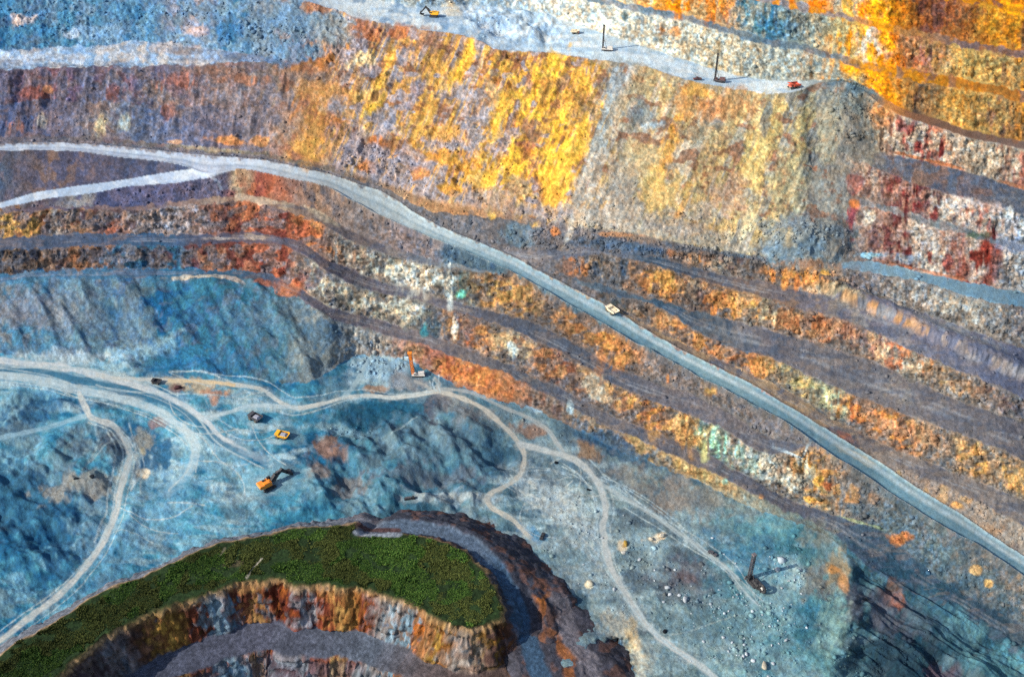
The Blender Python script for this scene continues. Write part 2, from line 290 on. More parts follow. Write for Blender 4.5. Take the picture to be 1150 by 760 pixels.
gul = sstep(935, 990, x)*sstep(600, 650, y+.0*x)*(y > LY[1][None, :]-6); xr = x*.84+y*.54; yr = -x*.54+y*.84
zz += blur(blur(gul.astype(f32), 4, 0), 4, 1)*((fbm(xr, yr, 70, 13, 3, 83)-.5)*9+(fbm(xr, yr, 30, 7, 2, 85, ridge=True)-.5)*3)
lw = blur(blur(((KK >= NAMES.index('Tb')) & (KK < NAMES.index('g2f'))).astype(f32), 3, 0), 3, 1)*(1-sstep(320, 370, x))
h += lw*((fbm(x, y, 17, 46, 3, 74, .12, ridge=True)-.55)*4.2+(fbm(x, y, 20, 14, 3, 73)-.5)*3.5)
calm = np.clip(np.maximum.reduce([road, troad*.9, trackmask*.92, ub*.85*(1-dumpm)]), 0, 1)
VEH = [(485,20,13),(681,56,11),(645,39,8),(808,93,11),(784,92,7),(891,100,12),(687,350,10),(465,422,12),(287,470,11),(317,490,11),(176,430,9),(304,544,22),(325,530,16),(845,655,13),(609,603,6),(800,622,6),(460,560,10)]
for vx, vyy, r in VEH: calm = np.maximum(calm, ell(vx, vyy, r*1.3, r*.9, .4))
h *= 1-calm; zz *= 1-np.maximum(calm, trackwide*.95)
# windrows along the haul road edges, and the lip of every crest rounded by rubble
for k, hh in ((iM, 1.5), (iMb, .9), (NAMES.index('Lf'), 1.0)):
    d = (y-LY[k][None, :]); zz += hh*np.exp(-(d/1.7)**2)*(.6+.8*fbm(x, y, 14, 30, 2, 71))*(LY[iM]-LY[iMb] > 3)[None, :]*((x > 265) | (k != NAMES.index('Lf')) | (x < 225))
d = (y-Uf[None, :]); zz += .9*np.exp(-(d/1.5)**2)*fbm(x, y, 8, 30, 2, 73)*(x > 400)*(x < 900)
h = blur(blur(h, .45, 0), .45, 1)
P = P+Ns*h[..., None]; P[..., 2] += zz

# ------------------------------------------------------------------ mineral colours, with some shade painted in
A = np.zeros((NR, NC, 3))
def stops(st, xx):
    s = st; xs = [s[i] for i in range(0, len(s), 2)]; cs = lin([s[i] for i in range(1, len(s), 2)])
    return np.stack([np.interp(xx, xs, cs[:, j]) for j in range(3)], -1)
FB = (72, 132, 168); FBD = (24, 78, 116); PU = (124, 114, 122); PUD = (88, 82, 96); GB = (96, 112, 126); BR = (112, 70, 52); ORA = (214, 126, 30); OCH = (190, 150, 84)
GY = (142, 134, 136); WH = (212, 204, 190); RED = (140, 34, 30); YE = (240, 178, 30); TEAL = (56, 100, 122); LAV = (134, 130, 146)
xj = x+(fbm(x, y, 14, 20, 2, 80)-.5)*26
nA = fbm(x, y, 10, 11, 3, 81); nB = fbm(x, y, 8, 13, 3, 87, .1); nC = fbm(x, y, 5, 9, 3, 93); nS = fbm(x, y, 4.5, 26, 3, 97, .42); nV = fbm(x, y, 3.6, 18, 3, 101, .05)
PAL = {}
KC = np.full((NR, NC), -1, np.int16)
yp = y+(fbm(x, y, 9, 7, 3, 301)-.5)*5.5+(fbm(x, y, 3.5, 9, 2, 305, .1)-.5)*3.5
LC = [ly+(4.5*(fbm(cx_, np.full(NC, k*3.1), 8, 1, 2, k+60)-.5) if NAMES[k] not in ('Mf', 'Mb', 'Lf', 'Lb', 'Uf', 'Ub') else 0) for k, ly in enumerate(LY)]
for k in range(nL):
    rd = NAMES[k] in ('Mf', 'Mb', 'Lf', 'Lb'); ts = NAMES[k] in ('Tf', 'Tb', 'Uf', 'Ub', 'g2b', 'g2f')
    KC += ((y if rd else (y+(yp-y)*.45 if ts else yp)) < LC[k][None, :]).astype(np.int16)
PAL['W0'] = ([-100,(60,120,160),60,(80,128,160),130,(100,130,148),180,(56,112,142),280,(52,108,136),318,(76,116,140),345,(116,126,134),380,(130,140,150),430,(150,146,146),470,(170,124,84),510,ORA,560,(206,124,40),600,(128,112,108),650,(130,112,98),700,(160,126,90),760,(200,160,96),815,(188,158,104),850,(150,150,138),900,(110,136,142),960,(84,124,140),1020,(40,72,92),1150,(46,86,106)],
             [0,(120,136,150),180,(24,88,136),330,(90,120,140),400,(170,168,166),500,(170,80,34),560,(190,110,40),640,(80,86,96),760,(214,170,80),850,(120,120,110),960,(70,110,130),1150,(44,76,96)], .44)
PAL['B1f'] = ([0,(66,112,144),60,(80,124,156),200,(56,108,140),280,(70,96,118),340,(112,106,118),420,PU,520,(116,108,112),600,(106,108,118),700,(112,108,116),800,(118,108,112),860,(110,106,114),900,(98,98,112),960,(80,98,118),1060,(72,100,122),1150,(98,112,124)], [0,(100,130,150),220,(150,140,140),400,(104,98,108),1150,(80,92,108)], .3)
PAL['B1b'] = ([-60,(90,90,100),0,(120,100,84),40,(120,100,86),90,(140,100,72),118,(60,104,132),200,(54,100,128),232,(160,112,84),270,(150,96,70),300,(170,90,56),330,(190,104,60),350,(170,164,152),400,(186,178,160),440,(206,196,172),465,(196,190,180),480,(110,128,138),505,(176,120,56),530,(204,124,34),555,(196,160,110),580,(150,112,86),620,(170,112,62),650,(186,140,96),690,(196,146,70),730,(206,136,36),765,(212,160,84),790,(214,190,110),805,(200,214,196),825,(168,140,124),845,(190,186,178),870,WH,905,(196,190,174),925,(190,150,80),945,(130,126,128),1000,(112,116,122),1060,(96,112,122),1100,(120,118,122),1150,(128,124,126)],
             [0,(60,70,84),60,(70,60,64),100,(176,120,72),140,(36,76,100),240,(110,60,52),320,(124,56,40),370,(132,130,134),440,WH,490,(80,98,112),520,(150,70,34),580,(214,180,130),620,(120,60,40),680,(150,116,90),740,(170,100,50),770,(220,190,130),800,(150,210,196),860,(150,146,146),910,(220,150,30),1000,(90,102,116),1150,(150,130,112)], .47)
PAL['B2f'] = ([0,(86,96,114),100,(78,94,116),180,(54,90,120),260,(96,84,94),340,(120,106,112),420,(112,104,114),520,(100,98,110),600,(90,96,112),680,(94,98,112),760,(120,112,118),850,(120,114,120),920,(112,110,118)], [0,(60,84,108),300,(84,76,86),500,(88,90,104),800,(104,102,112)], .35)
PAL['B2b'] = ([-60,(190,140,60),0,(206,154,64),40,(206,150,62),60,(150,140,132),85,(176,130,88),110,(120,92,84),128,(160,90,64),150,(150,132,122),200,(150,140,140),240,(140,90,70),275,(190,110,62),300,(150,84,64),340,(176,92,52),362,(200,116,54),376,(150,140,136),400,(182,176,164),430,(206,198,180),460,(200,196,190),485,(150,150,152),510,(120,132,138),525,(140,110,76),550,(160,112,56),575,(180,130,76),600,(140,116,90),640,(160,110,62),670,(170,116,62),700,(186,120,46),730,(130,118,118),760,(126,116,118),800,(120,114,120),900,(116,112,120)],
             [0,(150,140,130),40,(150,92,50),100,(96,72,76),150,(100,84,86),200,(190,184,184),260,(110,60,52),320,(112,52,44),360,(220,140,60),420,(140,136,134),470,WH,520,(74,96,104),560,(206,150,60),620,(96,84,80),680,(204,134,40),740,(140,126,122),900,(100,100,110)], .46)
PAL['B3f'] = ([0,(120,104,110),160,(88,84,104),260,(176,150,124),310,(190,160,130),340,(150,130,120),420,(118,108,114),500,(128,136,146),560,(100,110,122)], [0,(90,84,100),300,(150,120,100),500,(120,120,126)], .4)
PAL['B3b'] = ([-60,(130,110,100),0,(124,112,112),60,(110,104,112),90,(150,150,150),120,(92,92,118),200,(96,92,116),250,(112,108,124),266,(190,160,120),285,(140,70,60),305,(176,92,52),330,(140,110,100),360,(160,124,100),400,(134,120,118),450,(128,116,122),490,(120,114,122),505,(84,102,120),560,(78,100,116)],
             [0,(170,120,70),60,(86,82,100),120,(72,78,108),240,(80,80,100),290,(200,110,50),340,(110,96,96),420,(112,104,108),500,(62,84,108)], .42)
PAL['Lf'] = ([0,(176,190,204),100,(170,186,202),200,(178,190,206),240,(190,198,210)], [0,(200,208,214)], .4)
PAL['Lb'] = ([0,(112,104,112),80,(84,84,104),160,(90,90,108),215,(110,106,118)], [0,(80,92,110),60,(130,104,92),140,(70,78,102)], .5)
PAL['Mf'] = ([-100,(164,174,188),100,(176,184,198),200,(178,186,200),300,(184,190,198),400,(182,190,196),480,(176,188,196),560,(160,184,198),680,(140,172,188),780,(134,160,170),900,(126,152,164),1000,(120,146,158),1150,(122,146,160)], [0,(196,202,210),500,(186,198,206),700,(118,152,170),1150,(108,134,150)], .35)
PAL['Mb'] = ([0,(120,110,116),280,(128,118,114),400,(150,134,126),500,(140,120,104),560,(120,118,124),640,(126,118,124),740,(150,120,104),850,(140,112,98),930,(150,120,104),1000,(140,126,122),1060,(146,130,122),1150,(150,138,130)], [0,(100,96,106),450,(112,104,108),640,(90,96,106),880,(176,104,72),980,(160,140,110),1080,(176,140,104),1150,(130,118,116)], .4)
PAL['E4c'] = ([900,(170,140,110),1000,(140,128,124),1060,(130,120,120),1150,(134,126,126)], [0,(110,104,110)], .3)
PAL['E3t'] = ([560,(120,116,124),660,(112,106,112),690,(126,104,90),720,(150,118,90),745,(180,128,80),780,(196,130,60),820,(176,124,86),845,(216,132,36),862,(200,140,70),876,(150,150,140),900,(186,160,90),925,(176,180,150),945,(212,146,50),985,(206,130,44),1020,(210,128,40),1045,(180,140,108),1070,(150,134,124),1090,(210,150,60),1120,(160,140,122),1150,(176,142,96)],
             [600,(90,92,104),700,(80,84,84),760,(216,144,50),830,(150,84,48),890,(220,180,90),940,(190,210,180),960,(170,90,30),1010,(230,160,40),1060,(130,120,120),1100,(230,170,60),1150,(200,150,80)], .46)
PAL['E3c'] = ([560,(120,116,124),660,(90,104,120),760,(78,98,118),800,(104,110,120),860,(118,112,120),950,(124,118,122),1050,(120,114,120),1150,(112,108,116)], [600,(96,96,106),760,(60,88,112),900,(106,104,114),1000,(136,130,130),1150,(100,98,110)], .38)
PAL['E2t'] = ([560,(120,116,124),620,(140,124,118),640,(200,120,56),665,(150,120,84),690,(110,108,110),720,(170,112,56),750,(206,132,44),780,(196,156,120),800,(190,126,60),830,(206,144,70),855,(212,196,160),880,(196,150,100),910,(196,134,84),950,(190,136,98),985,(200,160,124),1015,(196,186,170),1050,(180,150,122),1100,(150,132,126),1150,(128,118,122)],
             [620,(110,108,116),700,(66,80,98),740,(220,150,40),790,(150,80,46),840,(226,160,50),870,(150,104,70),920,(206,120,50),970,(130,110,110),1010,(204,110,44),1060,(200,160,110),1110,(110,90,96),1150,(100,98,108)], .47)
PAL['E2c'] = ([560,(120,116,124),660,(112,108,118),720,(76,90,108),780,(90,98,114),860,(118,106,108),930,(116,112,126),1000,(120,118,136),1080,(108,112,136),1150,(104,108,132)], [640,(90,92,106),740,(58,78,100),880,(140,110,92),960,(150,142,140),1040,(130,128,142),1150,(96,98,120)], .42)
PAL['E1t'] = ([560,(124,118,124),640,(118,112,120),700,(92,100,116),740,(70,84,104),765,(170,130,104),800,(176,160,144),840,(120,100,92),868,(200,126,46),885,(160,110,70),905,(214,134,36),930,(180,140,90),950,(140,132,138),1000,(142,136,142),1050,(158,154,156),1100,(170,166,162),1150,(128,126,138)],
             [600,(96,98,108),720,(60,76,98),780,(206,130,50),830,(60,66,84),900,(230,150,30),960,(120,116,128),1060,(186,184,180),1150,(112,112,128)], .46)
PAL['Tf'] = ([0,(110,104,112),300,(130,120,104),420,(150,132,122),465,(190,140,90),520,(196,140,88),575,(176,140,110),610,(140,128,130),680,(128,122,124),700,(150,124,104),760,(116,112,118),830,(96,104,116),900,(150,112,88),936,(150,114,90),960,(128,152,172),1000,(124,150,168),1060,(116,146,168),1150,(112,140,162)], [0,(96,90,104),500,(160,124,96),640,(112,110,120),800,(84,96,112),950,(130,160,184),1150,(112,150,178)], .35)
YW = [330,(196,130,66),370,(186,138,84),410,(196,142,80),450,(206,150,70),500,(210,156,72),550,(226,168,52),600,(230,168,44),650,(222,164,50),672,(196,156,76),700,(170,158,134),730,(186,164,116),800,(196,164,104),850,(206,180,122),880,(196,172,120),905,(170,160,124),940,(138,138,130),985,(132,126,116)]
def wallpal(left, right, la, ra): return (left+YW+right, la+[335,(176,110,64),420,(160,140,134),520,(160,112,70),600,(180,110,44),660,(196,132,44),690,(150,150,142),760,(200,150,84),860,(170,164,136),920,(120,124,120),985,(120,112,104)]+ra, .46)
RRED = [1000,(166,144,136),1025,(146,112,104),1045,(190,180,172),1075,(150,90,76),1095,(190,176,168),1112,(150,60,44),1128,(180,170,166),1150,(160,156,160)]
RREDa = [1000,(110,100,100),1030,(96,30,34),1060,(196,190,186),1085,(120,40,40),1105,(150,60,40),1130,(120,116,124),1150,(200,196,196)]
PAL['Tb'] = wallpal([-60,(116,112,128),0,(128,112,116),40,(126,112,120),80,(118,114,128),110,(140,130,124),150,(112,122,140),180,(108,114,136),240,(118,112,126),290,(126,116,122),318,(150,118,96)], RRED, [0,(92,100,128),60,(84,92,118),110,(140,120,112),160,(92,104,128),240,(104,102,118),300,(140,128,128)], RREDa)
PAL['g1f'] = wallpal([0,(112,110,124),150,(110,110,126),300,(134,118,110)], [1000,(120,116,122),1060,(126,132,136),1150,(100,110,130)], [0,(96,96,116),300,(120,100,90)], [1000,(150,140,140),1150,(120,126,140)])
PAL['g1b'] = wallpal([-60,(112,108,122),0,(112,104,118),40,(122,104,112),90,(110,108,124),150,(114,112,126),200,(118,108,118),250,(126,116,118),300,(136,122,114),325,(150,120,96)], [1000,(170,160,150),1024,(150,110,100),1040,(160,116,108),1060,(206,196,190),1090,(200,180,172),1110,(196,186,182),1150,(150,150,164)], [0,(96,104,128),50,(140,84,76),90,(84,94,122),130,(132,82,76),170,(90,94,118),240,(150,108,92),300,(110,106,114)], [1000,(130,110,104),1035,(120,24,30),1075,(140,120,116),1100,(206,120,100),1130,(120,120,136),1150,(190,196,204)])
PAL['g2f'] = wallpal([-60,(150,176,206),0,(164,188,210),100,(150,180,206),200,(164,186,206),260,(150,170,196),310,(120,136,160)], [1000,(118,118,130),1060,(104,112,132),1150,(106,112,128)], [0,(200,214,226),180,(196,190,182),300,(110,140,170)], [1000,(150,110,84),1080,(120,104,108),1150,(112,120,134)])
PAL['g2b'] = wallpal([-60,(76,130,166),0,(78,134,168),80,(82,138,170),160,(100,144,172),220,(118,144,168),260,(110,146,170),310,(134,152,168)], [1000,(196,170,150),1030,(206,190,176),1050,(200,180,166),1080,(196,170,150),1110,(190,176,160),1150,(176,160,148)], [0,(46,104,144),80,(124,160,184),160,(66,120,156),220,(160,154,160),260,(56,112,146),320,(152,160,166)], [1000,(150,120,104),1028,(170,60,60),1060,(206,130,90),1090,(170,150,130),1120,(130,110,100),1150,(190,120,104)])
PAL['Uf'] = ([-100,(150,170,190),300,(210,220,230),400,(224,230,238),480,(222,228,236),540,(190,204,222),600,(190,208,228),660,(208,222,236),760,(214,224,236),880,(220,228,236),915,(150,158,160),960,(120,124,122),1000,(206,120,34),1030,(150,100,70),1080,(128,96,80),1150,(120,100,96)], [0,(220,224,230),540,(120,150,184),640,(214,222,230),760,(176,194,210),900,(196,204,214),980,(180,110,40),1060,(110,84,76),1150,(140,96,70)], .36)
PAL['Ub'] = ([-100,(130,150,170),400,(176,188,198),500,(160,176,192),600,(196,200,202),680,(200,200,196),760,(196,194,186),830,(186,186,180),890,(176,180,176),940,(160,160,150),962,(206,160,84),985,(228,150,50),1010,(190,140,84),1040,(150,116,84),1070,(196,150,84),1110,(186,150,96),1150,(150,116,84)], [0,(150,170,190),560,(140,160,180),640,(216,214,208),720,(180,176,172),800,(200,180,150),880,(150,160,164),955,(230,160,50),1000,(210,130,40),1030,(96,78,78),1080,(230,180,110),1120,(110,86,84),1150,(200,140,60)], .45)
PAL['g4f'] = ([0,(150,160,170),700,(150,152,160),800,(134,140,150),860,(112,134,150),940,(130,138,146),962,(196,140,70),985,(226,146,40),1050,(218,142,50),1100,(196,128,60),1150,(190,124,60)], [0,(170,174,178),850,(100,124,144),980,(170,124,90),1060,(150,112,92),1100,(240,150,30),1150,(140,106,90)], .42)
PAL['g4b'] = ([0,(170,176,180),600,(190,186,180),700,(200,190,172),760,(196,170,130),800,(196,150,104),840,(150,150,144),880,(140,156,160),920,(150,156,150),950,(196,176,130),975,(236,170,60),1000,(226,140,36),1025,(196,140,104),1060,(206,160,100),1100,(200,170,110),1150,(186,150,104)], [0,(150,160,170),700,(216,180,130),755,(226,140,40),790,(206,120,50),830,(80,120,140),870,(60,110,140),920,(180,170,150),950,(230,150,30),980,(206,196,186),1010,(220,120,20),1040,(176,120,110),1080,(226,190,120),1120,(150,110,80),1150,(220,160,80)], .46)
PAL['g5f'] = ([0,(150,150,156),900,(150,144,150),950,(160,140,136),985,(226,150,50),1030,(190,136,90),1080,(136,112,112),1150,(130,106,104)], [0,(130,128,140),1000,(236,150,30),1150,(112,94,98)], .35)
PAL['g5b'] = ([0,(190,180,160),850,(196,170,140),900,(206,176,130),940,(216,180,110),975,(236,170,50),1010,(206,126,36),1040,(160,96,60),1080,(170,110,60),1120,(196,130,50),1150,(206,140,50)], [0,(206,120,50),920,(220,120,20),960,(212,196,170),1000,(240,160,20),1030,(120,76,66),1070,(130,84,74),1110,(226,160,60),1150,(130,90,66)], .46)
PAL['g6f'] = ([0,(206,140,60),1050,(226,150,50),1100,(160,104,80),1150,(140,96,84)], [0,(230,150,30)], .35)
PAL['g6b'] = ([0,(226,150,40),1150,(240,160,24)], [0,(190,110,40)], .4)
A[:] = lin(FB)
BENK = [NAMES.index(n) for n in ('B1f', 'B2f', 'B3f', 'E3c', 'E2c', 'g2f', 'E4c')]
for k, nme in enumerate(NAMES[:-1]):
    m = KC == k
    if not m.any(): continue
    a, b, cov = PAL[nme]
    xs = xj[m]
    if nme in ('Tb', 'g1f', 'g1b'): xs = xs+42*sstep(890, 935, xs)*(1-sstep(950, 1060, xs))
    isface = (nme != 'g2b' or True) and nme in ('B1b', 'B2b', 'B3b', 'E3t', 'E2t', 'E1t', 'Tb', 'g1b', 'g2b', 'Ub', 'g4b', 'g5b', 'g6b', 'W0', 'Lb')
    vw = .45*(1-.85*upslope)*(.3+.7*sstep(300, 400, x)); n = ((1-vw)*nA+vw*nV)[m] if isface else nA[m]
    yw = ywall[m]; n = n*(1-yw)+yw*(.65*nS[m]+.35*nA[m])
    w = sstep(1-cov-.10, 1-cov+.06, n)[:, None]
    A[m] = stops(a, xs)*(1-w)+stops(b, xs)*w
# soften steps between neighbouring bands a little
# --- floor of the pit
m = KC < 0
fl1 = fbm(x, y, 60, 34, 4, 110); fl2 = fbm(x, y, 22, 12, 4, 117, -.3); fl3 = fbm(x, y, 6, 4, 3, 123)
base = stops([-100,(76,146,178),200,(84,154,186),330,(68,138,172),450,(82,136,162),560,(108,144,162),660,(126,152,164),760,(122,148,158),860,(96,154,172),930,(108,152,162),985,(60,98,116),1150,(62,112,130)], xj)
deep = stops([-100,(28,96,140),200,(34,108,150),330,(28,98,140),450,(48,104,136),560,(76,116,140),660,(98,120,138),760,(94,114,128),860,(58,126,154),930,(80,122,134),985,(28,62,82),1150,(30,76,98)], xj)  # rightmost stops darkened to paint shade into the gully
pale = stops([-100,(132,182,210),250,(136,188,216),400,(130,170,192),560,(150,172,186),700,(160,180,190),860,(150,192,204),1000,(100,140,156),1150,(104,156,170)], xj)
wd = sstep(.54, .40, .6*fl1+.4*fl2); wp = sstep(.54, .66, .45*fl1+.45*fl2+.10*fl3)
fc = base*(1-wd[..., None])+deep*wd[..., None]; fc = fc*(1-.75*wp[..., None])+pale*.75*wp[..., None]
dst = (sstep(.44, .66, fbm(x, y, 30, 9, 4, 119, -.5))*np.maximum.reduce([ell(250, 505, 110, 60), ell(620, 560, 80, 60), .8*ell(60, 430, 120, 40), .5*ell(180, 600, 130, 60), .45*ell(790, 660, 130, 90), .6*ell(430, 415, 50, 24)])*.9)[..., None]
gpt = (sstep(.5, .66, fbm(x, y, 34, 18, 4, 127, -.4))*.55)[..., None]; fc = fc*(1-gpt)+lin((112, 132, 146))*gpt
fc = fc*(1-dst)+lin((178, 206, 220))*dst
A[m] = fc[m]
A = blur(blur(A, .5, 0), .5, 1)
# dirt hangs on the crests and scree covers the toes of every face
for k, nme in enumerate(NAMES[:-1]):
    if nme in ('B1b', 'B2b', 'E3t', 'E2t', 'E1t', 'g1b', 'W0', 'g2b') :
        tt = np.clip((LY[k][None, :]-y)/np.maximum(LY[k]-LY[k+1], 3)[None, :], 0, 1)
        n_ = fbm(x, y, 8, 6, 3, 401+k); sc_ = (KC == k)*np.clip(sstep(.34, .05, tt+(n_-.5)*.7)+.8*sstep(.74, 1.0, tt+(n_-.5)*.6), 0, 1)*(.8 if nme not in ('g2b', 'g1b', 'W0') else .3)*sstep(330, 420, x+(1-sstep(200, 330, x))*60)
        gcol = stops([300,(128,122,124),600,(108,104,110),760,(110,106,110),900,(124,118,118),1150,(124,120,122)], xj)*(.7+.5*nA)[..., None]
        if nme in ('B1b', 'W0'): bl_ = sstep(920, 1000, x)[..., None]*.8; gcol = gcol*(1-bl_)+lin((82, 104, 120))*(.7+.5*nA)[..., None]*bl_
        A = A*(1-sc_[..., None])+gcol*sc_[..., None]
        g_ = ((KC == k)*sstep(.5, .6, fbm(x, y, 14, 9, 3, 431+k, .4))*(.75 if nme in ('B1b', 'B2b', 'E3t', 'E2t', 'E1t') else .25))[..., None]
        A = A*(1-g_)+gcol*.8*g_
# scree streaks and the apron under the yellow slope
tw = np.clip((Tb[None, :]-y)/np.maximum(Tb-Uf, 5)[None, :], 0, 1)
gsc = stops([330,(150,138,140),560,(164,150,150),660,(176,164,150),760,(178,166,146),900,(150,148,140),990,(134,130,126)], xj)
scr = ywall*np.clip(sstep(.53, .60, .35*stw+.3*st1+.35*nS+.10*(1-tw))*(1-.65*sstep(550, 600, x)*(1-sstep(650, 690, x)))*.85+.9*sstep(.16, .02, tw+(nA-.5)*.12), 0, 1)
A = A*(1-scr[..., None])+(gsc*(.8+.4*nB)[..., None])*scr[..., None]
sf = fbm(x, y, 2.2, 40, 3, 443, .42)-.5; sg = fbm(x, y, 5.5, 110, 2, 447, .42)-.5
A *= np.exp(ywall*(sf*.65+sg*.5))[..., None]
fs_ = ywall*sstep(.56, .64, fbm(x, y, 3.0, 60, 3, 451, .42))*.55*(1-sstep(640, 690, x)); A = A*(1-fs_[..., None])+lin((236, 176, 56))*fs_[..., None]
rk = ywall*sstep(.60, .66, fbm(x, y, 13, 9, 3, 457))*.75*sstep(.1, .25, tw); A = A*(1-rk[..., None])+(lin((134, 88, 62))*(.6+.9*nC)[..., None])*rk[..., None]
rk = ywall*sstep(.60, .66, fbm(x, y, 15, 12, 3, 463))*.8*(1-sstep(640, 690, x)); A = A*(1-rk[..., None])+(lin((152, 144, 154))*(.7+.7*nC)[..., None])*rk[..., None]
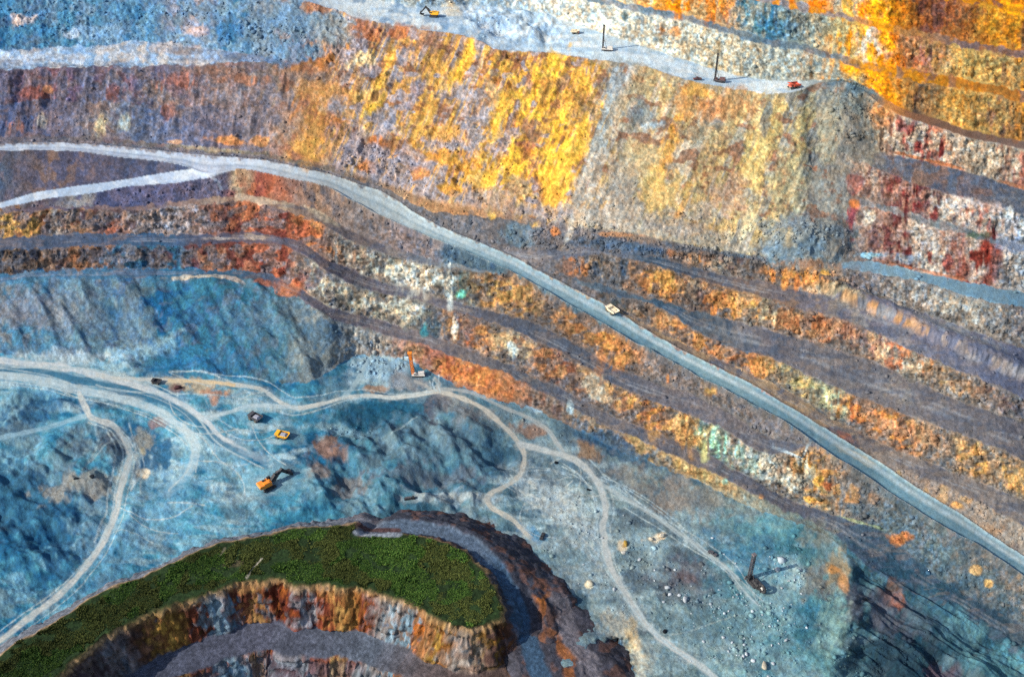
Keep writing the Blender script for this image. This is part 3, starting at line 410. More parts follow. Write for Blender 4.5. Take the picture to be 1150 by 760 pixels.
# --- outcrops, stains, dumps, dark patches, painted gully shadow: (x, y, rx, ry, rotation, colour, opacity, kind)   kind: b plain, p patchy, s streaky, v vertical streaks
BLOBS = [
 # floor
 (60,600,80,90,0,(40,96,138),.55,'p'),(20,570,40,60,0,(30,84,124),.5,'p'),(400,530,70,40,0,(70,104,128),.45,'p'),(450,470,50,22,0,(40,92,122),.6,'b'),(120,640,40,50,-30,(96,138,170),.4,'p'),(540,505,30,30,0,(70,106,132),.5,'p'),(1040,700,110,60,20,(30,62,82),.75,'p'),(985,625,50,14,30,(40,74,96),.7,'p'),(1110,740,60,30,20,(40,76,96),.6,'p'),(870,668,34,26,20,(176,204,214),.5,'p'),(845,700,40,30,0,(164,196,206),.5,'p'),(892,645,12,20,0,(196,216,224),.5,'p'),(815,735,30,20,0,(170,198,206),.45,'p'),  # far-right dark patches paint the shadow lying in the gully
 (250,510,70,34,25,(140,190,216),.55,'p'),(190,560,60,40,-40,(112,170,206),.5,'p'),(150,600,90,30,-30,(110,168,204),.45,'p'),(20,460,70,22,-12,(140,188,214),.5,'p'),
 (40,462,34,14,-15,(26,84,128),.8,'b'),(166,500,32,24,40,(28,92,138),.85,'b'),(62,600,34,60,12,(24,80,122),.75,'p'),(20,560,50,40,0,(60,112,146),.6,'p'),(100,545,50,14,-10,(168,162,150),.6,'p'),(80,510,46,20,-15,(112,132,146),.6,'p'),
 (130,500,20,18,0,(90,84,92),.6,'p'),(160,495,14,16,0,(196,190,170),.55,'p'),(176,474,12,7,0,(140,112,112),.8,'p'),(162,530,7,4,0,(220,210,190),.9,'b'),(160,507,6,5,0,(214,204,170),.8,'b'),
 (150,395,60,10,-14,(150,190,212),.6,'p'),(70,402,60,7,0,(190,206,216),.6,'p'),(235,408,60,20,0,(44,112,158),.55,'p'),(225,434,36,9,6,(206,184,146),.75,'p'),(242,442,14,8,0,(196,136,96),.85,'p'),(200,437,8,5,0,(112,80,84),.7,'b'),
 (430,413,34,20,12,(160,192,216),.85,'p'),(420,437,16,4,0,(176,140,110),.8,'p'),(465,430,26,10,10,(150,150,156),.7,'p'),
 (372,480,18,6,0,(170,206,222),.7,'p'),(400,486,20,6,5,(160,196,214),.6,'p'),(430,468,50,20,0,(30,86,118),.75,'b'),(368,508,16,18,-40,(160,120,96),.75,'p'),(360,530,14,12,0,(150,124,108),.6,'p'),(395,545,16,14,0,(130,116,112),.6,'p'),
 (470,500,60,34,0,(96,122,142),.5,'p'),(550,515,18,20,0,(50,92,122),.7,'p'),(490,462,14,20,0,(96,90,104),.6,'p'),(520,460,30,16,20,(150,146,146),.5,'p'),(450,575,60,12,-8,(34,92,122),.75,'b'),(500,560,50,7,0,(170,184,194),.6,'p'),(480,532,60,10,0,(112,112,124),.5,'p'),
 (610,545,40,24,20,(176,192,202),.5,'p'),(640,580,40,22,30,(190,202,208),.45,'p'),(630,525,34,16,15,(92,124,144),.5,'p'),(592,484,20,10,25,(150,112,88),.8,'p'),(660,505,16,10,10,(150,112,70),.75,'p'),
 (690,500,46,12,28,(40,84,118),.8,'b'),(745,520,20,10,28,(60,96,122),.6,'b'),(730,548,50,20,25,(150,144,138),.55,'p'),(770,560,46,22,25,(160,150,142),.45,'p'),(820,560,40,14,25,(140,146,142),.5,'p'),
 (775,655,34,30,30,(108,104,116),.6,'p'),(772,648,18,6,30,(120,90,84),.4,'p'),(700,612,8,9,0,(226,214,190),.85,'p'),(738,604,14,5,-15,(236,222,196),.95,'b'),(702,611,4,4,0,(206,164,80),.9,'b'),(662,656,5,5,0,(236,226,196),.9,'b'),(712,628,26,10,0,(126,146,150),.5,'p'),
 (840,625,50,24,20,(60,128,166),.6,'p'),(905,690,20,30,10,(46,112,142),.75,'p'),(880,645,26,24,0,(150,194,210),.5,'p'),(850,700,60,50,0,(130,178,192),.45,'p'),(918,650,16,26,10,(130,120,112),.6,'p'),(800,700,60,40,0,(90,122,138),.5,'p'),
 (940,640,12,22,0,(168,150,116),.75,'p'),(935,700,16,40,12,(140,178,180),.7,'s'),(936,640,6,5,0,(214,150,60),.9,'b'),(948,655,5,10,-20,(214,150,70),.8,'b'),(920,598,30,16,25,(140,140,130),.55,'p'),
 (690,700,30,16,25,(176,176,168),.7,'p'),(712,728,10,30,-12,(206,180,130),.75,'p'),(720,740,16,22,0,(170,178,176),.55,'p'),(690,754,24,32,0,(30,92,132),.85,'p'),(640,690,20,8,30,(130,124,136),.5,'p'),(650,680,14,16,0,(40,78,104),.7,'p'),(600,600,22,6,28,(70,150,206),.6,'b'),
 (1003,668,24,14,40,(140,98,76),.45,'p'),(1010,678,9,12,0,(196,104,30),.8,'p'),(1000,690,60,26,20,(112,104,120),.4,'p'),(1045,690,40,26,20,(70,108,128),.5,'p'),(1080,710,26,26,20,(110,156,172),.5,'p'),(1000,740,60,30,0,(40,60,76),.6,'p'),(1120,745,40,20,0,(110,164,180),.5,'p'),(1060,755,20,12,0,(104,84,98),.6,'p'),
 # lowest walls
 (322,326,14,10,30,(206,120,66),.9,'p'),(300,318,16,6,10,(196,110,66),.8,'p'),(150,360,30,30,0,(112,134,152),.6,'s'),(290,370,40,24,0,(86,122,150),.5,'p'),(350,400,26,26,0,(120,134,146),.6,'p'),(120,350,20,26,0,(36,88,124),.6,'p'),(360,372,20,20,0,(30,84,122),.6,'p'),(330,345,20,12,30,(90,110,130),.6,'p'),(45,350,60,22,0,(132,132,146),.5,'p'),(90,350,40,40,0,(120,142,158),.4,'s'),(225,313,30,3,0,(206,196,178),.85,'b'),(262,316,10,3,20,(190,176,166),.8,'b'),
 (252,268,26,2.5,0,(196,180,164),.8,'b'),(290,266,22,3,5,(196,170,140),.8,'b'),(300,226,34,3.5,10,(206,180,150),.85,'b'),(360,242,22,3,30,(196,176,150),.7,'b'),(240,80,40,5,0,(150,112,92),.6,'p'),
 (476,372,5,9,0,(56,140,160),.8,'b'),(519,331,6,6,0,(120,200,180),.85,'b'),(505,325,3,22,0,(214,222,226),.7,'v'),(470,312,30,20,0,(216,212,204),.5,'v'),(488,366,8,14,0,(60,84,104),.7,'v'),
 (511,368,3,10,0,(220,210,200),.8,'b'),(575,392,6,8,0,(206,214,214),.85,'p'),(640,458,4,7,0,(176,196,210),.9,'b'),(671,438,14,14,0,(190,178,160),.6,'v'),(802,498,10,12,0,(176,226,206),.9,'v'),(792,505,6,10,0,(220,214,140),.8,'v'),(815,540,5,6,0,(140,180,170),.8,'b'),
 (735,487,16,12,30,(216,150,34),.6,'p'),(862,522,14,18,-30,(222,214,200),.85,'v'),(888,540,16,12,20,(216,208,192),.75,'v'),(772,486,16,18,-20,(220,150,50),.7,'v'),(1000,590,50,14,30,(88,108,122),.6,'p'),(1085,640,60,16,30,(90,112,126),.55,'p'),(920,541,5,5,0,(240,176,20),.95,'b'),(912,561,9,5,20,(244,176,16),.95,'b'),(929,545,7,6,0,(176,90,26),.9,'p'),(1012,604,11,8,15,(190,112,34),.9,'p'),(965,586,22,2,16,(176,186,140),.6,'p'),(855,558,4,4,0,(216,140,40),.8,'b'),
 (1095,640,7,5,0,(214,170,100),.8,'p'),(1110,655,5,5,0,(220,170,80),.8,'p'),(1076,568,6,4,0,(226,156,50),.8,'p'),(860,622,4,4,0,(200,120,40),.0,'b'),(892,438,8,6,30,(214,140,30),.0,'b'),
 (752,421,5,10,10,(206,126,40),.85,'v'),(795,438,8,7,30,(206,150,50),.8,'p'),(690,400,20,18,20,(206,130,36),.55,'s'),
 # slope between road and far terrace
 (583,262,20,14,0,(92,122,142),.55,'p'),(700,275,50,8,10,(70,92,120),.7,'p'),(624,260,5,5,0,(220,130,50),.9,'b'),(640,262,4,18,20,(196,186,176),.5,'b'),(700,264,26,2.5,3,(196,140,96),.85,'b'),
 (868,307,4,10,0,(226,140,30),.9,'v'),(882,312,5,10,0,(230,150,40),.9,'v'),(894,316,4,9,0,(226,130,26),.9,'v'),(915,318,7,10,0,(228,144,30),.9,'v'),(926,308,5,5,0,(250,180,20),.95,'b'),(801,345,5,8,0,(226,140,26),.85,'v'),(750,310,10,10,0,(226,160,40),.7,'p'),
 (940,330,26,6,15,(206,180,140),.6,'p'),(1070,372,60,8,22,(176,176,176),.4,'p'),(1000,480,40,10,25,(150,140,138),.4,'p'),(965,345,60,5,18,(150,150,150),.4,'p'),(960,512,34,4,25,(200,176,136),.7,'b'),(945,487,16,4,30,(190,110,80),.8,'p'),(1110,345,50,4,14,(150,140,130),.5,'p'),
 # far right wall
 (1057,168,4,13,6,(112,14,18),.95,'v'),(1020,165,4,5,0,(120,30,40),.7,'v'),(1027,213,4,13,6,(96,16,22),.92,'v'),(1013,240,6,22,14,(88,24,28),.88,'v'),(1049,240,5,8,0,(104,20,28),.9,'v'),(1117,262,5,7,0,(100,14,20),.9,'v'),(1106,288,6,20,8,(132,36,18),.92,'v'),(1046,287,7,8,0,(140,44,34),.85,'v'),(1066,296,6,12,0,(150,56,50),.8,'v'),(1083,300,6,12,0,(150,70,50),.7,'v'),
 (960,205,9,14,10,(150,70,60),.7,'p'),(955,245,8,20,8,(150,50,70),.8,'v'),(960,228,8,6,0,(214,120,30),.85,'p'),(975,245,9,10,0,(206,200,190),.6,'p'),(1080,226,14,9,0,(222,208,204),.85,'p'),(1110,233,18,9,10,(214,190,186),.7,'p'),(1132,240,8,8,0,(214,220,226),.8,'p'),(1095,264,14,5,0,(66,92,70),.7,'p'),(1135,275,16,8,0,(150,160,186),.7,'p'),(1100,215,16,5,10,(130,100,92),.7,'p'),
 (975,287,16,5,8,(140,190,220),.9,'b'),(1015,290,20,7,10,(130,150,170),.7,'p'),(990,292,14,4,8,(150,104,92),.7,'p'),(1038,304,50,1.6,13,(196,120,80),.7,'p'),(1045,181,52,2.4,14,(200,116,60),.9,'p'),(1135,207,30,2.2,16,(176,110,70),.8,'p'),
 (988,95,16,42,8,(236,150,24),.75,'p'),(1000,120,16,26,20,(214,136,40),.6,'p'),(993,40,12,24,-10,(246,170,24),.8,'p'),(970,50,6,16,12,(220,214,206),.8,'v'),(955,45,4,16,6,(236,150,20),.8,'v'),(978,52,4,14,6,(240,160,30),.8,'v'),(968,10,8,10,10,(230,130,16),.8,'v'),(926,4,6,8,0,(226,120,14),.85,'v'),(940,8,5,10,0,(206,196,180),.7,'v'),
 (760,10,9,11,0,(236,140,24),.9,'v'),(803,14,10,14,0,(226,130,40),.8,'v'),(815,12,12,16,0,(220,140,60),.6,'v'),(741,33,6,6,0,(226,140,60),.8,'p'),(757,36,8,6,0,(220,150,84),.7,'p'),(862,30,22,14,10,(70,120,150),.6,'p'),(701,18,4,6,0,(70,110,130),.8,'b'),(1140,10,16,6,0,(250,170,20),.8,'p'),(1075,14,26,12,0,(112,72,66),.5,'p'),
 # grey dump fan on the slope
 (945,130,32,38,-20,(136,136,130),.85,'p'),(930,150,20,40,14,(170,162,134),.6,'s'),(958,112,24,24,-30,(116,124,124),.75,'p'),(952,99,24,8,8,(84,110,126),.8,'p'),(962,158,22,22,-40,(116,112,108),.85,'p'),(900,150,10,40,14,(206,186,120),.7,'s'),(905,270,50,30,0,(122,134,140),.8,'p'),(900,285,44,12,0,(100,128,148),.8,'b'),(940,260,20,26,-30,(108,118,124),.7,'p'),(893,255,16,18,0,(120,132,140),.6,'p'),(930,225,20,30,0,(146,146,138),.6,'s'),
 # yellow slope
 (690,95,13,34,24,(160,168,172),.92,'s'),(678,150,16,50,22,(158,164,162),.92,'s'),(662,210,20,46,22,(176,166,152),.9,'s'),(650,240,26,14,0,(180,168,152),.8,'b'),(700,120,10,40,24,(190,160,110),.5,'s'),
 (600,130,18,80,24,(250,192,16),.85,'s'),(585,170,14,60,24,(250,190,10),.8,'s'),(620,170,12,60,24,(248,188,16),.85,'s'),(640,180,14,60,24,(250,190,20),.85,'s'),(560,130,12,50,24,(244,186,30),.7,'s'),(520,75,9,44,24,(250,186,14),.85,'s'),(430,90,9,60,24,(238,176,40),.8,'s'),(415,130,8,40,24,(240,186,40),.8,'s'),(480,130,10,50,24,(226,170,60),.6,'s'),(625,222,16,12,-20,(236,176,40),.9,'b'),(660,95,12,26,6,(226,164,30),.8,'v'),(545,205,26,12,0,(240,182,30),.7,'p'),
 (595,150,16,24,10,(128,92,84),.85,'p'),(592,168,12,14,0,(150,80,50),.7,'p'),(612,105,8,20,15,(150,100,60),.7,'s'),(635,95,8,22,20,(120,100,100),.7,'s'),(545,110,12,26,24,(170,140,120),.6,'s'),(655,115,14,16,0,(150,112,60),.6,'p'),
 (410,35,26,14,20,(180,104,56),.8,'p'),(450,38,14,14,10,(176,100,60),.8,'p'),(480,42,16,14,10,(170,124,100),.7,'s'),(408,69,18,9,-12,(236,206,150),.9,'b'),(365,65,20,14,20,(196,120,40),.9,'p'),(350,62,10,10,0,(130,84,56),.7,'p'),(330,72,20,10,-30,(190,120,50),.7,'p'),(345,88,30,8,6,(150,130,120),.7,'p'),(360,105,34,14,0,(216,150,60),.6,'p'),(415,108,14,8,0,(226,176,90),.8,'b'),(422,108,4,6,20,(96,60,40),.8,'b'),
 (360,135,26,20,10,(176,104,52),.8,'p'),(375,120,14,10,0,(150,146,154),.8,'p'),(346,168,22,14,15,(240,170,34),.85,'p'),(350,150,20,40,24,(226,160,50),.5,'s'),(430,145,14,18,0,(150,146,156),.95,'b'),(424,158,14,8,10,(206,120,40),.9,'p'),(420,175,22,14,20,(156,148,158),.85,'p'),(412,187,9,7,10,(206,126,56),.9,'b'),(440,188,26,18,24,(160,150,158),.7,'s'),(395,165,12,34,34,(150,140,150),.85,'s'),(470,105,10,26,24,(150,138,148),.8,'s'),(455,65,7,30,24,(150,140,146),.8,'s'),(523,105,18,12,10,(156,150,158),.85,'p'),(505,160,24,10,5,(160,152,160),.85,'p'),(535,150,13,26,24,(150,146,156),.8,'s'),(500,178,36,10,15,(216,150,36),.9,'p'),(496,150,24,12,10,(226,160,40),.8,'p'),(475,195,14,10,0,(206,130,40),.8,'p'),(510,213,30,7,8,(222,156,40),.9,'p'),(460,175,16,12,10,(150,140,150),.7,'p'),
 (575,215,24,14,-20,(190,156,116),.8,'b'),(540,222,30,8,4,(160,142,130),.7,'p'),(560,228,40,8,3,(176,142,110),.7,'p'),(610,238,40,6,5,(150,138,140),.7,'p'),(320,135,20,34,10,(160,140,130),.6,'s'),(300,120,24,30,10,(128,122,134),.7,'s'),(250,110,60,24,0,(140,128,130),.6,'s'),
 (720,125,20,14,0,(110,130,140),.7,'p'),(735,140,14,6,-20,(160,180,190),.8,'p'),(770,120,22,18,0,(212,150,70),.7,'s'),(750,165,10,36,14,(226,160,50),.8,'s'),(720,180,26,22,0,(206,180,124),.7,'p'),(700,200,20,26,0,(160,150,134),.7,'p'),(705,225,22,20,20,(150,140,130),.6,'s'),(745,220,26,26,16,(214,176,90),.7,'s'),(800,125,18,18,10,(206,140,80),.7,'s'),(780,102,22,8,8,(226,164,60),.8,'p'),(830,118,22,20,20,(206,150,90),.6,'s'),(862,150,16,60,14,(222,190,110),.75,'s'),(845,190,18,40,14,(222,190,110),.7,'s'),(820,220,22,24,20,(186,150,124),.75,'p'),(790,240,24,12,0,(180,170,156),.6,'p'),(840,250,8,24,12,(224,206,156),.7,'s'),(760,255,50,12,6,(150,142,136),.7,'p'),(860,130,8,22,14,(96,112,124),.7,'s'),(805,140,8,6,0,(112,124,134),.8,'p'),(800,150,34,14,0,(176,164,128),.5,'p'),(880,200,22,40,10,(186,174,130),.5,'s'),
 # far left bench and slopes
 (345,32,44,26,0,(124,146,166),.9,'b'),(372,34,26,18,-30,(136,146,152),.85,'b'),(330,56,20,16,-20,(100,136,166),.8,'b'),(388,40,14,12,-40,(150,148,146),.7,'p'),(318,20,40,20,0,(112,142,168),.8,'p'),
 (26,23,16,7,-12,(224,200,186),.85,'p'),(82,39,10,5,0,(196,206,216),.8,'p'),(120,38,40,10,0,(150,180,206),.5,'p'),(222,35,16,8,0,(206,176,166),.7,'p'),(255,40,22,14,0,(40,110,160),.7,'p'),(188,55,24,6,0,(206,186,170),.6,'p'),(10,70,30,6,0,(214,224,232),.6,'p'),(60,64,30,4,0,(206,220,230),.6,'p'),(210,70,30,4,0,(226,214,200),.6,'p'),
 (180,108,16,22,-30,(132,116,110),.8,'p'),(186,126,10,10,0,(150,96,84),.7,'p'),(35,104,14,7,0,(150,80,64),.8,'p'),(125,104,12,8,0,(140,78,66),.6,'v'),(55,100,6,6,0,(206,130,70),.8,'p'),(20,142,16,8,0,(176,112,84),.7,'v'),(48,136,6,10,0,(206,190,170),.7,'v'),(115,142,8,12,0,(220,196,140),.7,'v'),(140,140,8,10,0,(180,190,180),.6,'p'),(200,92,24,10,0,(170,100,76),.7,'v'),(268,90,26,6,0,(176,112,70),.7,'v'),(255,158,26,5,4,(226,144,50),.85,'p'),(290,160,14,6,0,(230,150,60),.8,'p'),(195,160,10,2.5,0,(220,160,110),.8,'b'),(240,168,30,3,5,(190,170,130),.5,'p'),
 (450,20,36,5,10,(224,228,234),.6,'b'),(508,11,10,8,0,(224,206,182),.85,'b'),(555,28,24,12,-20,(130,160,196),.6,'p'),(600,38,20,8,-20,(120,152,190),.5,'p'),(640,46,30,7,10,(222,228,236),.7,'p'),(400,14,40,5,14,(216,222,228),.6,'b'),
]
for cx, cy, rx, ry, rot, c, op, kd in BLOBS:
    if op <= 0: continue
    r = max(rx, ry)*1.7+3
    x0 = max(int((cx-r-PX0)/ST), 0); x1 = min(int((cx+r-PX0)/ST)+1, NC); y0 = max(int((cy-r-PY0)/ST), 0); y1 = min(int((cy+r-PY0)/ST)+1, NR)
    X = x[y0:y1, x0:x1]-cx; Y = y[y0:y1, x0:x1]-cy; a = R(rot); ca, sa = math.cos(a), math.sin(a)
    q = np.hypot((X*ca+Y*sa)/rx, (-X*sa+Y*ca)/ry)
    sl = (slice(y0, y1), slice(x0, x1))
    q = q+(nA[sl]-.5)*1.0+(nC[sl]-.5)*.8+(f14[sl]-.5)*1.3
    mk = (1-sstep(.6, 1.25, q))*op
    if kd == 'p': mk = mk*sstep(.30, .50, .5*nB[sl]+.5*nC[sl]+.16*(1-q))
    elif kd == 's': mk = mk*sstep(.30, .50, nS[sl]+.16*(1-q))
    elif kd == 'v': mk = mk*sstep(.34, .55, nV[sl]+.12*(1-q))
    A[sl] = A[sl]*(1-mk[..., None])+lin(c)*mk[..., None]
for mk, c, op, rut, halo in TD:
    hl = halo*op; A = A*(1-hl[..., None])+lin(c)*hl[..., None]
for mk, c, op, rut, halo in TD:
    mk = np.clip(mk*op*(.55+.8*fl3), 0, 1)
    A = A*(1-mk[..., None])+lin(c)*(1+(.12*rut*mk)[..., None])*mk[..., None]
# dusty pale wheel lanes and the graded crown of the haul road
tM = np.clip((LY[iM][None, :]-y)/np.maximum(LY[iM]-LY[iMb], 1)[None, :], 0, 1)
lane = np.exp(-((tM-.70)/.13)**2)*.75+np.exp(-((tM-.30)/.05)**2)*.35+np.exp(-((tM-.04)/.05)**2)*.8+np.exp(-((tM-.98)/.05)**2)*.25
dk = np.exp(-((tM-.24)/.12)**2)*.85*sstep(420, 560, x)+np.exp(-((tM-.5)/.05)**2)*.3+.35*sstep(760, 900, x)*np.exp(-((tM-.55)/.25)**2)
rb = (KK == iM)*(LY[iM]-LY[iMb] > 3)[None, :]
ln = np.clip(lane*(.55+.9*fbm(x, y, 60, 6, 3, 131)), 0, 1)*rb
A = A*(1-ln[..., None])+lin((208, 218, 224))*ln[..., None]
dk = (dk*(.5+fbm(x, y, 60, 6, 2, 133)))*rb; A = A*(1-np.clip(dk, 0, .7)[..., None])+lin((92, 130, 150))*np.clip(dk, 0, .7)[..., None]
lt = (KK == NAMES.index('Uf'))*sstep(390, 430, x)*(1-sstep(880, 910, x))
tU = np.clip((LY[NAMES.index('Uf')][None, :]-y)/np.maximum(LY[NAMES.index('Uf')]-LY[NAMES.index('Ub')], 1)[None, :], 0, 1)
lu = lt*np.clip(np.exp(-((tU-.45)/.07)**2)*.6+np.exp(-((tU-.75)/.06)**2)*.5+np.exp(-((tU-.05)/.06)**2)*.0, 0, 1)*(.5+fbm(x, y, 50, 5, 2, 137))*(.45+.55*sstep(640, 680, x))
tb_ = lt*sstep(.5, .62, fbm(x, y, 40, 5, 3, 471, -.2))*.55; A = A*(1-tb_[..., None])+lin((158, 184, 212))*tb_[..., None]
A = A*(1-lu[..., None])+lin((224, 228, 236))*lu[..., None]
fc15 = stops([900,(214,160,90),940,(190,150,110),985,(226,150,50),1022,(220,150,60),1050,(170,150,140),1150,(150,140,140)], xj)
w_ = (face15*sstep(.42, .54, nA*.8+nC*.2)*.85)[..., None]; A = A*(1-w_)+fc15*w_
# wheel-worn dust along the benches
for k in BENK:
    n_ = NAMES[k]; tt = (LY[k][None, :]-y)/np.maximum(LY[k]-LY[k+1], 2)[None, :]; mm = (KK == k)*sstep(4, 9, (LY[k]-LY[k+1])[None, :]*np.ones_like(x))
    a_ = mm*(np.exp(-((tt-.42-.25*(fbm(x, y, 70, 200, 2, 330+k)-.5))/.07)**2)+.8*np.exp(-((tt-.62-.25*(fbm(x, y, 70, 200, 2, 330+k)-.5))/.05)**2))*sstep(.42, .62, fbm(x, y, 40, 14, 2, 340+k))*.42
    A = A*(1-a_[..., None])+lin((176, 176, 184))*a_[..., None]
    a_ = mm*sstep(.5, .66, fbm(x, y, 26, 7, 3, 350+k, .3))*.5; A = A*(1-a_[..., None])+lin((84, 92, 112))*a_[..., None]
    a_ = mm*sstep(.60, .7, fbm(x, y, 18, 6, 3, 360+k, .3))*.22; A = A*(1-a_[..., None])+lin((164, 140, 122))*a_[..., None]
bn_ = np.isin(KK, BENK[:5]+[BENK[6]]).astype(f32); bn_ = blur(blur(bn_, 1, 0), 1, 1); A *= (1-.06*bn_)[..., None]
# grain of the broken rock
gr = fbm(x, y, 2.1, 2.1, 2, 141)-.5; gr2 = fbm(x, y, 5.5, 6.5, 3, 147)-.5
amp = (1.45*rockface+.8*(1-rockface)-.25*fl_s-.3*bn_)*(1-.6*calm)
A *= np.exp((gr*1.15+gr2*.95)*amp)[..., None]
hue = (fbm(x, y, 3.5, 4, 2, 151)-.5)*amp*.5
A[..., 0] *= np.exp(hue); A[..., 2] *= np.exp(-hue)
ALB = 0.72
wn = (sstep(250, 420, x)*(KC >= 0)*(1-.6*ywall))[..., None]; A = A*(1-wn)+A*np.array([1.01, 1.03, .93])*wn
wt_ = np.maximum(fl_s, spoil*.9)[..., None]; A = A*(1-wt_)+A*np.array([1.10, 1.03, .90])*wt_
lum = (A*[.25, .6, .15]).sum(-1, keepdims=True); warm = np.clip((A[..., :1]-A[..., 2:])/(A[..., :1]+.02), 0, 1)
A = lum+(A-lum)*(1.05-(.24-.24*np.maximum(ywall, 1.0*(KC >= NAMES.index('Ub')))[..., None])*warm)
A *= (1-.12*rockface)[..., None]  # steep faces dimmed in colour to offset strong sunlight on them
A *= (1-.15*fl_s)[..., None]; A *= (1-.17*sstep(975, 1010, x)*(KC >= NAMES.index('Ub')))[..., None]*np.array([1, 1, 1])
ylum = (A*[.25, .6, .15]).sum(-1, keepdims=True); A = ylum+(A-ylum)*(1-.13*ywall)[..., None]
A = np.clip(A*ALB, .004, .86)

# ------------------------------------------------------------------ materials
def mat_ground(name, bump=.5, rough=.95, sc=1.0):
    m = bpy.data.materials.new(name); m.use_nodes = True; nt = m.node_tree; b = nt.nodes['Principled BSDF']
    b.inputs['Roughness'].default_value = rough; b.inputs['Specular IOR Level'].default_value = .15
    at = nt.nodes.new('ShaderNodeAttribute'); at.attribute_name = 'mineral'
    geo = nt.nodes.new('ShaderNodeNewGeometry')
    n1 = nt.nodes.new('ShaderNodeTexNoise'); n1.inputs['Scale'].default_value = .9*sc; n1.inputs['Detail'].default_value = 6; n1.inputs['Roughness'].default_value = .78
    nt.links.new(geo.outputs['Position'], n1.inputs['Vector'])
    mr = nt.nodes.new('ShaderNodeMapRange'); mr.inputs[1].default_value = .28; mr.inputs[2].default_value = .72; mr.inputs[3].default_value = .62; mr.inputs[4].default_value = 1.38
    nt.links.new(n1.outputs['Fac'], mr.inputs[0])
    mx = nt.nodes.new('ShaderNodeVectorMath'); mx.operation = 'SCALE'
    nt.links.new(at.outputs['Color'], mx.inputs[0]); nt.links.new(mr.outputs[0], mx.inputs['Scale'])
    nt.links.new(mx.outputs[0], b.inputs['Base Color'])
    bp = nt.nodes.new('ShaderNodeBump'); bp.inputs['Strength'].default_value = bump; bp.inputs['Distance'].default_value = 1.0
    nt.links.new(n1.outputs['Fac'], bp.inputs['Height']); nt.links.new(bp.outputs[0], b.inputs['Normal'])
    return m
M_ROCK = mat_ground('broken_rock', .9, .95, .8); M_FLOOR = mat_ground('pit_gravel', .6); M_ROAD = mat_ground('graded_road', .2, .9, 1.2)
def link(o): COL.objects.link(o); return o
def grid_object(name, P, A, fmask, mat, kind='structure'):
    """one mesh from the selected quads of a vertex grid"""
    nr, nc = P.shape[:2]; idx = np.arange(nr*nc).reshape(nr, nc)
    q = np.stack([idx[:-1, :-1], idx[1:, :-1], idx[1:, 1:], idx[:-1, 1:]], -1)[fmask]
    used = np.zeros(nr*nc, bool); used[q.ravel()] = True
    remap = np.cumsum(used)-1; v = P.reshape(-1, 3)[used]; q = remap[q]
    me = bpy.data.meshes.new(name); me.vertices.add(len(v)); me.vertices.foreach_set('co', v.astype(f32).ravel())
    me.loops.add(q.size); me.loops.foreach_set('vertex_index', q.astype(np.int32).ravel())
    me.polygons.add(len(q)); me.polygons.foreach_set('loop_start', np.arange(0, q.size, 4, dtype=np.int32))
    me.polygons.foreach_set('use_smooth', np.ones(len(q), bool))
    me.update(calc_edges=True)
    ca = me.color_attributes.new('mineral', 'FLOAT_COLOR', 'POINT')
    c = np.ones((len(v), 4), f32); c[:, :3] = A.reshape(-1, 3)[used]; ca.data.foreach_set('color', c.ravel())
    me.materials.append(mat); o = link(bpy.data.objects.new(name, me)); o['kind'] = kind; return o
# region of every quad
reg = np.zeros((NR-1, NC-1), np.int8)
K4 = KK[:-1, :-1]; t4 = trackmask[:-1, :-1]; x4 = x[:-1, :-1]
reg[K4 >= 0] = 1
reg[(K4 < 0)] = 0
BEN = [NAMES.index(n) for n in ('B1f', 'B2f', 'B3f', 'E4c', 'E3c', 'E2c', 'g4f', 'g5f', 'g6f')]
reg[np.isin(K4, BEN)] = 2
reg[(K4 == NAMES.index('Uf'))] = 3
reg[rb[:-1, :-1] > 0] = 4
reg[(K4 == NAMES.index('Lf')) & (x4 < 262)] = 4
reg[(K4 == iT) & (x4 > 940)] = 3
reg[(t4 > .6) & (K4 < 0)] = 5
for i, (n, mt) in enumerate((('pit_floor', M_FLOOR), ('rock_wall', M_ROCK), ('bench', M_FLOOR), ('terrace', M_FLOOR), ('haul_road', M_ROAD), ('dirt_track', M_ROAD))):
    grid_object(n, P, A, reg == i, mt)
def ground(px, py):
    c = (px-PX0)/ST; r = (py-PY0)/ST; c0, r0 = int(c), int(r); fc, fr_ = c-c0, r-r0
    a = P[r0, c0]*(1-fc)+P[r0, c0+1]*fc; b = P[r0+1, c0]*(1-fc)+P[r0+1, c0+1]*fc
    return Vector(a*(1-fr_)+b*fr_)


# ------------------------------------------------------------------ the grass-topped hill in front
LOOP = [(-160,815,0),(-100,782,0),(-40,755,0),(0,735,0),(16,720,0),(53,702,0),(79,686,0),(105,670,0),(132,657,0),(184,636,0),(224,617,0),(250,609,0),(300,599,0),(333,593,0),(372,589,0),(398,588,.4),(406,600,.8),(443,598,1),(477,601,1),(504,609,1),(525,621,1),(543,639,1.2),(556,657,1.5),(567,681,2.2),(562,692,3),(543,703,3),(522,706,3),(504,700,3),(485,689,3),(469,680,3),(438,670,3),(404,660,3),(375,657,3),(333,657,3),(311,650,3),(280,652,3),(263,655,3),(226,668,3),(184,680,3),(153,694,3),(118,713,3),(92,736,3),(66,759,3),(40,790,3),(0,840,3),(-60,900,3),(-160,960,3)]
ZG = 20.0
def atz(px, py, z):
    u_, dy_, dz_ = dirs(px, py); s_ = (z-CAMZ)/dz_; return u_*s_, dy_*s_
LW = []
for i in range(len(LOOP)):
    p0, p1 = LOOP[i], LOOP[(i+1) % len(LOOP)]
    for t in np.linspace(0, 1, 3, endpoint=False):
        px, py, wt = [p0[j]+(p1[j]-p0[j])*t for j in range(3)]
        X_, Y_ = atz(px, py, ZG); LW.append((X_, Y_, wt, px))
LW = np.array(LW)
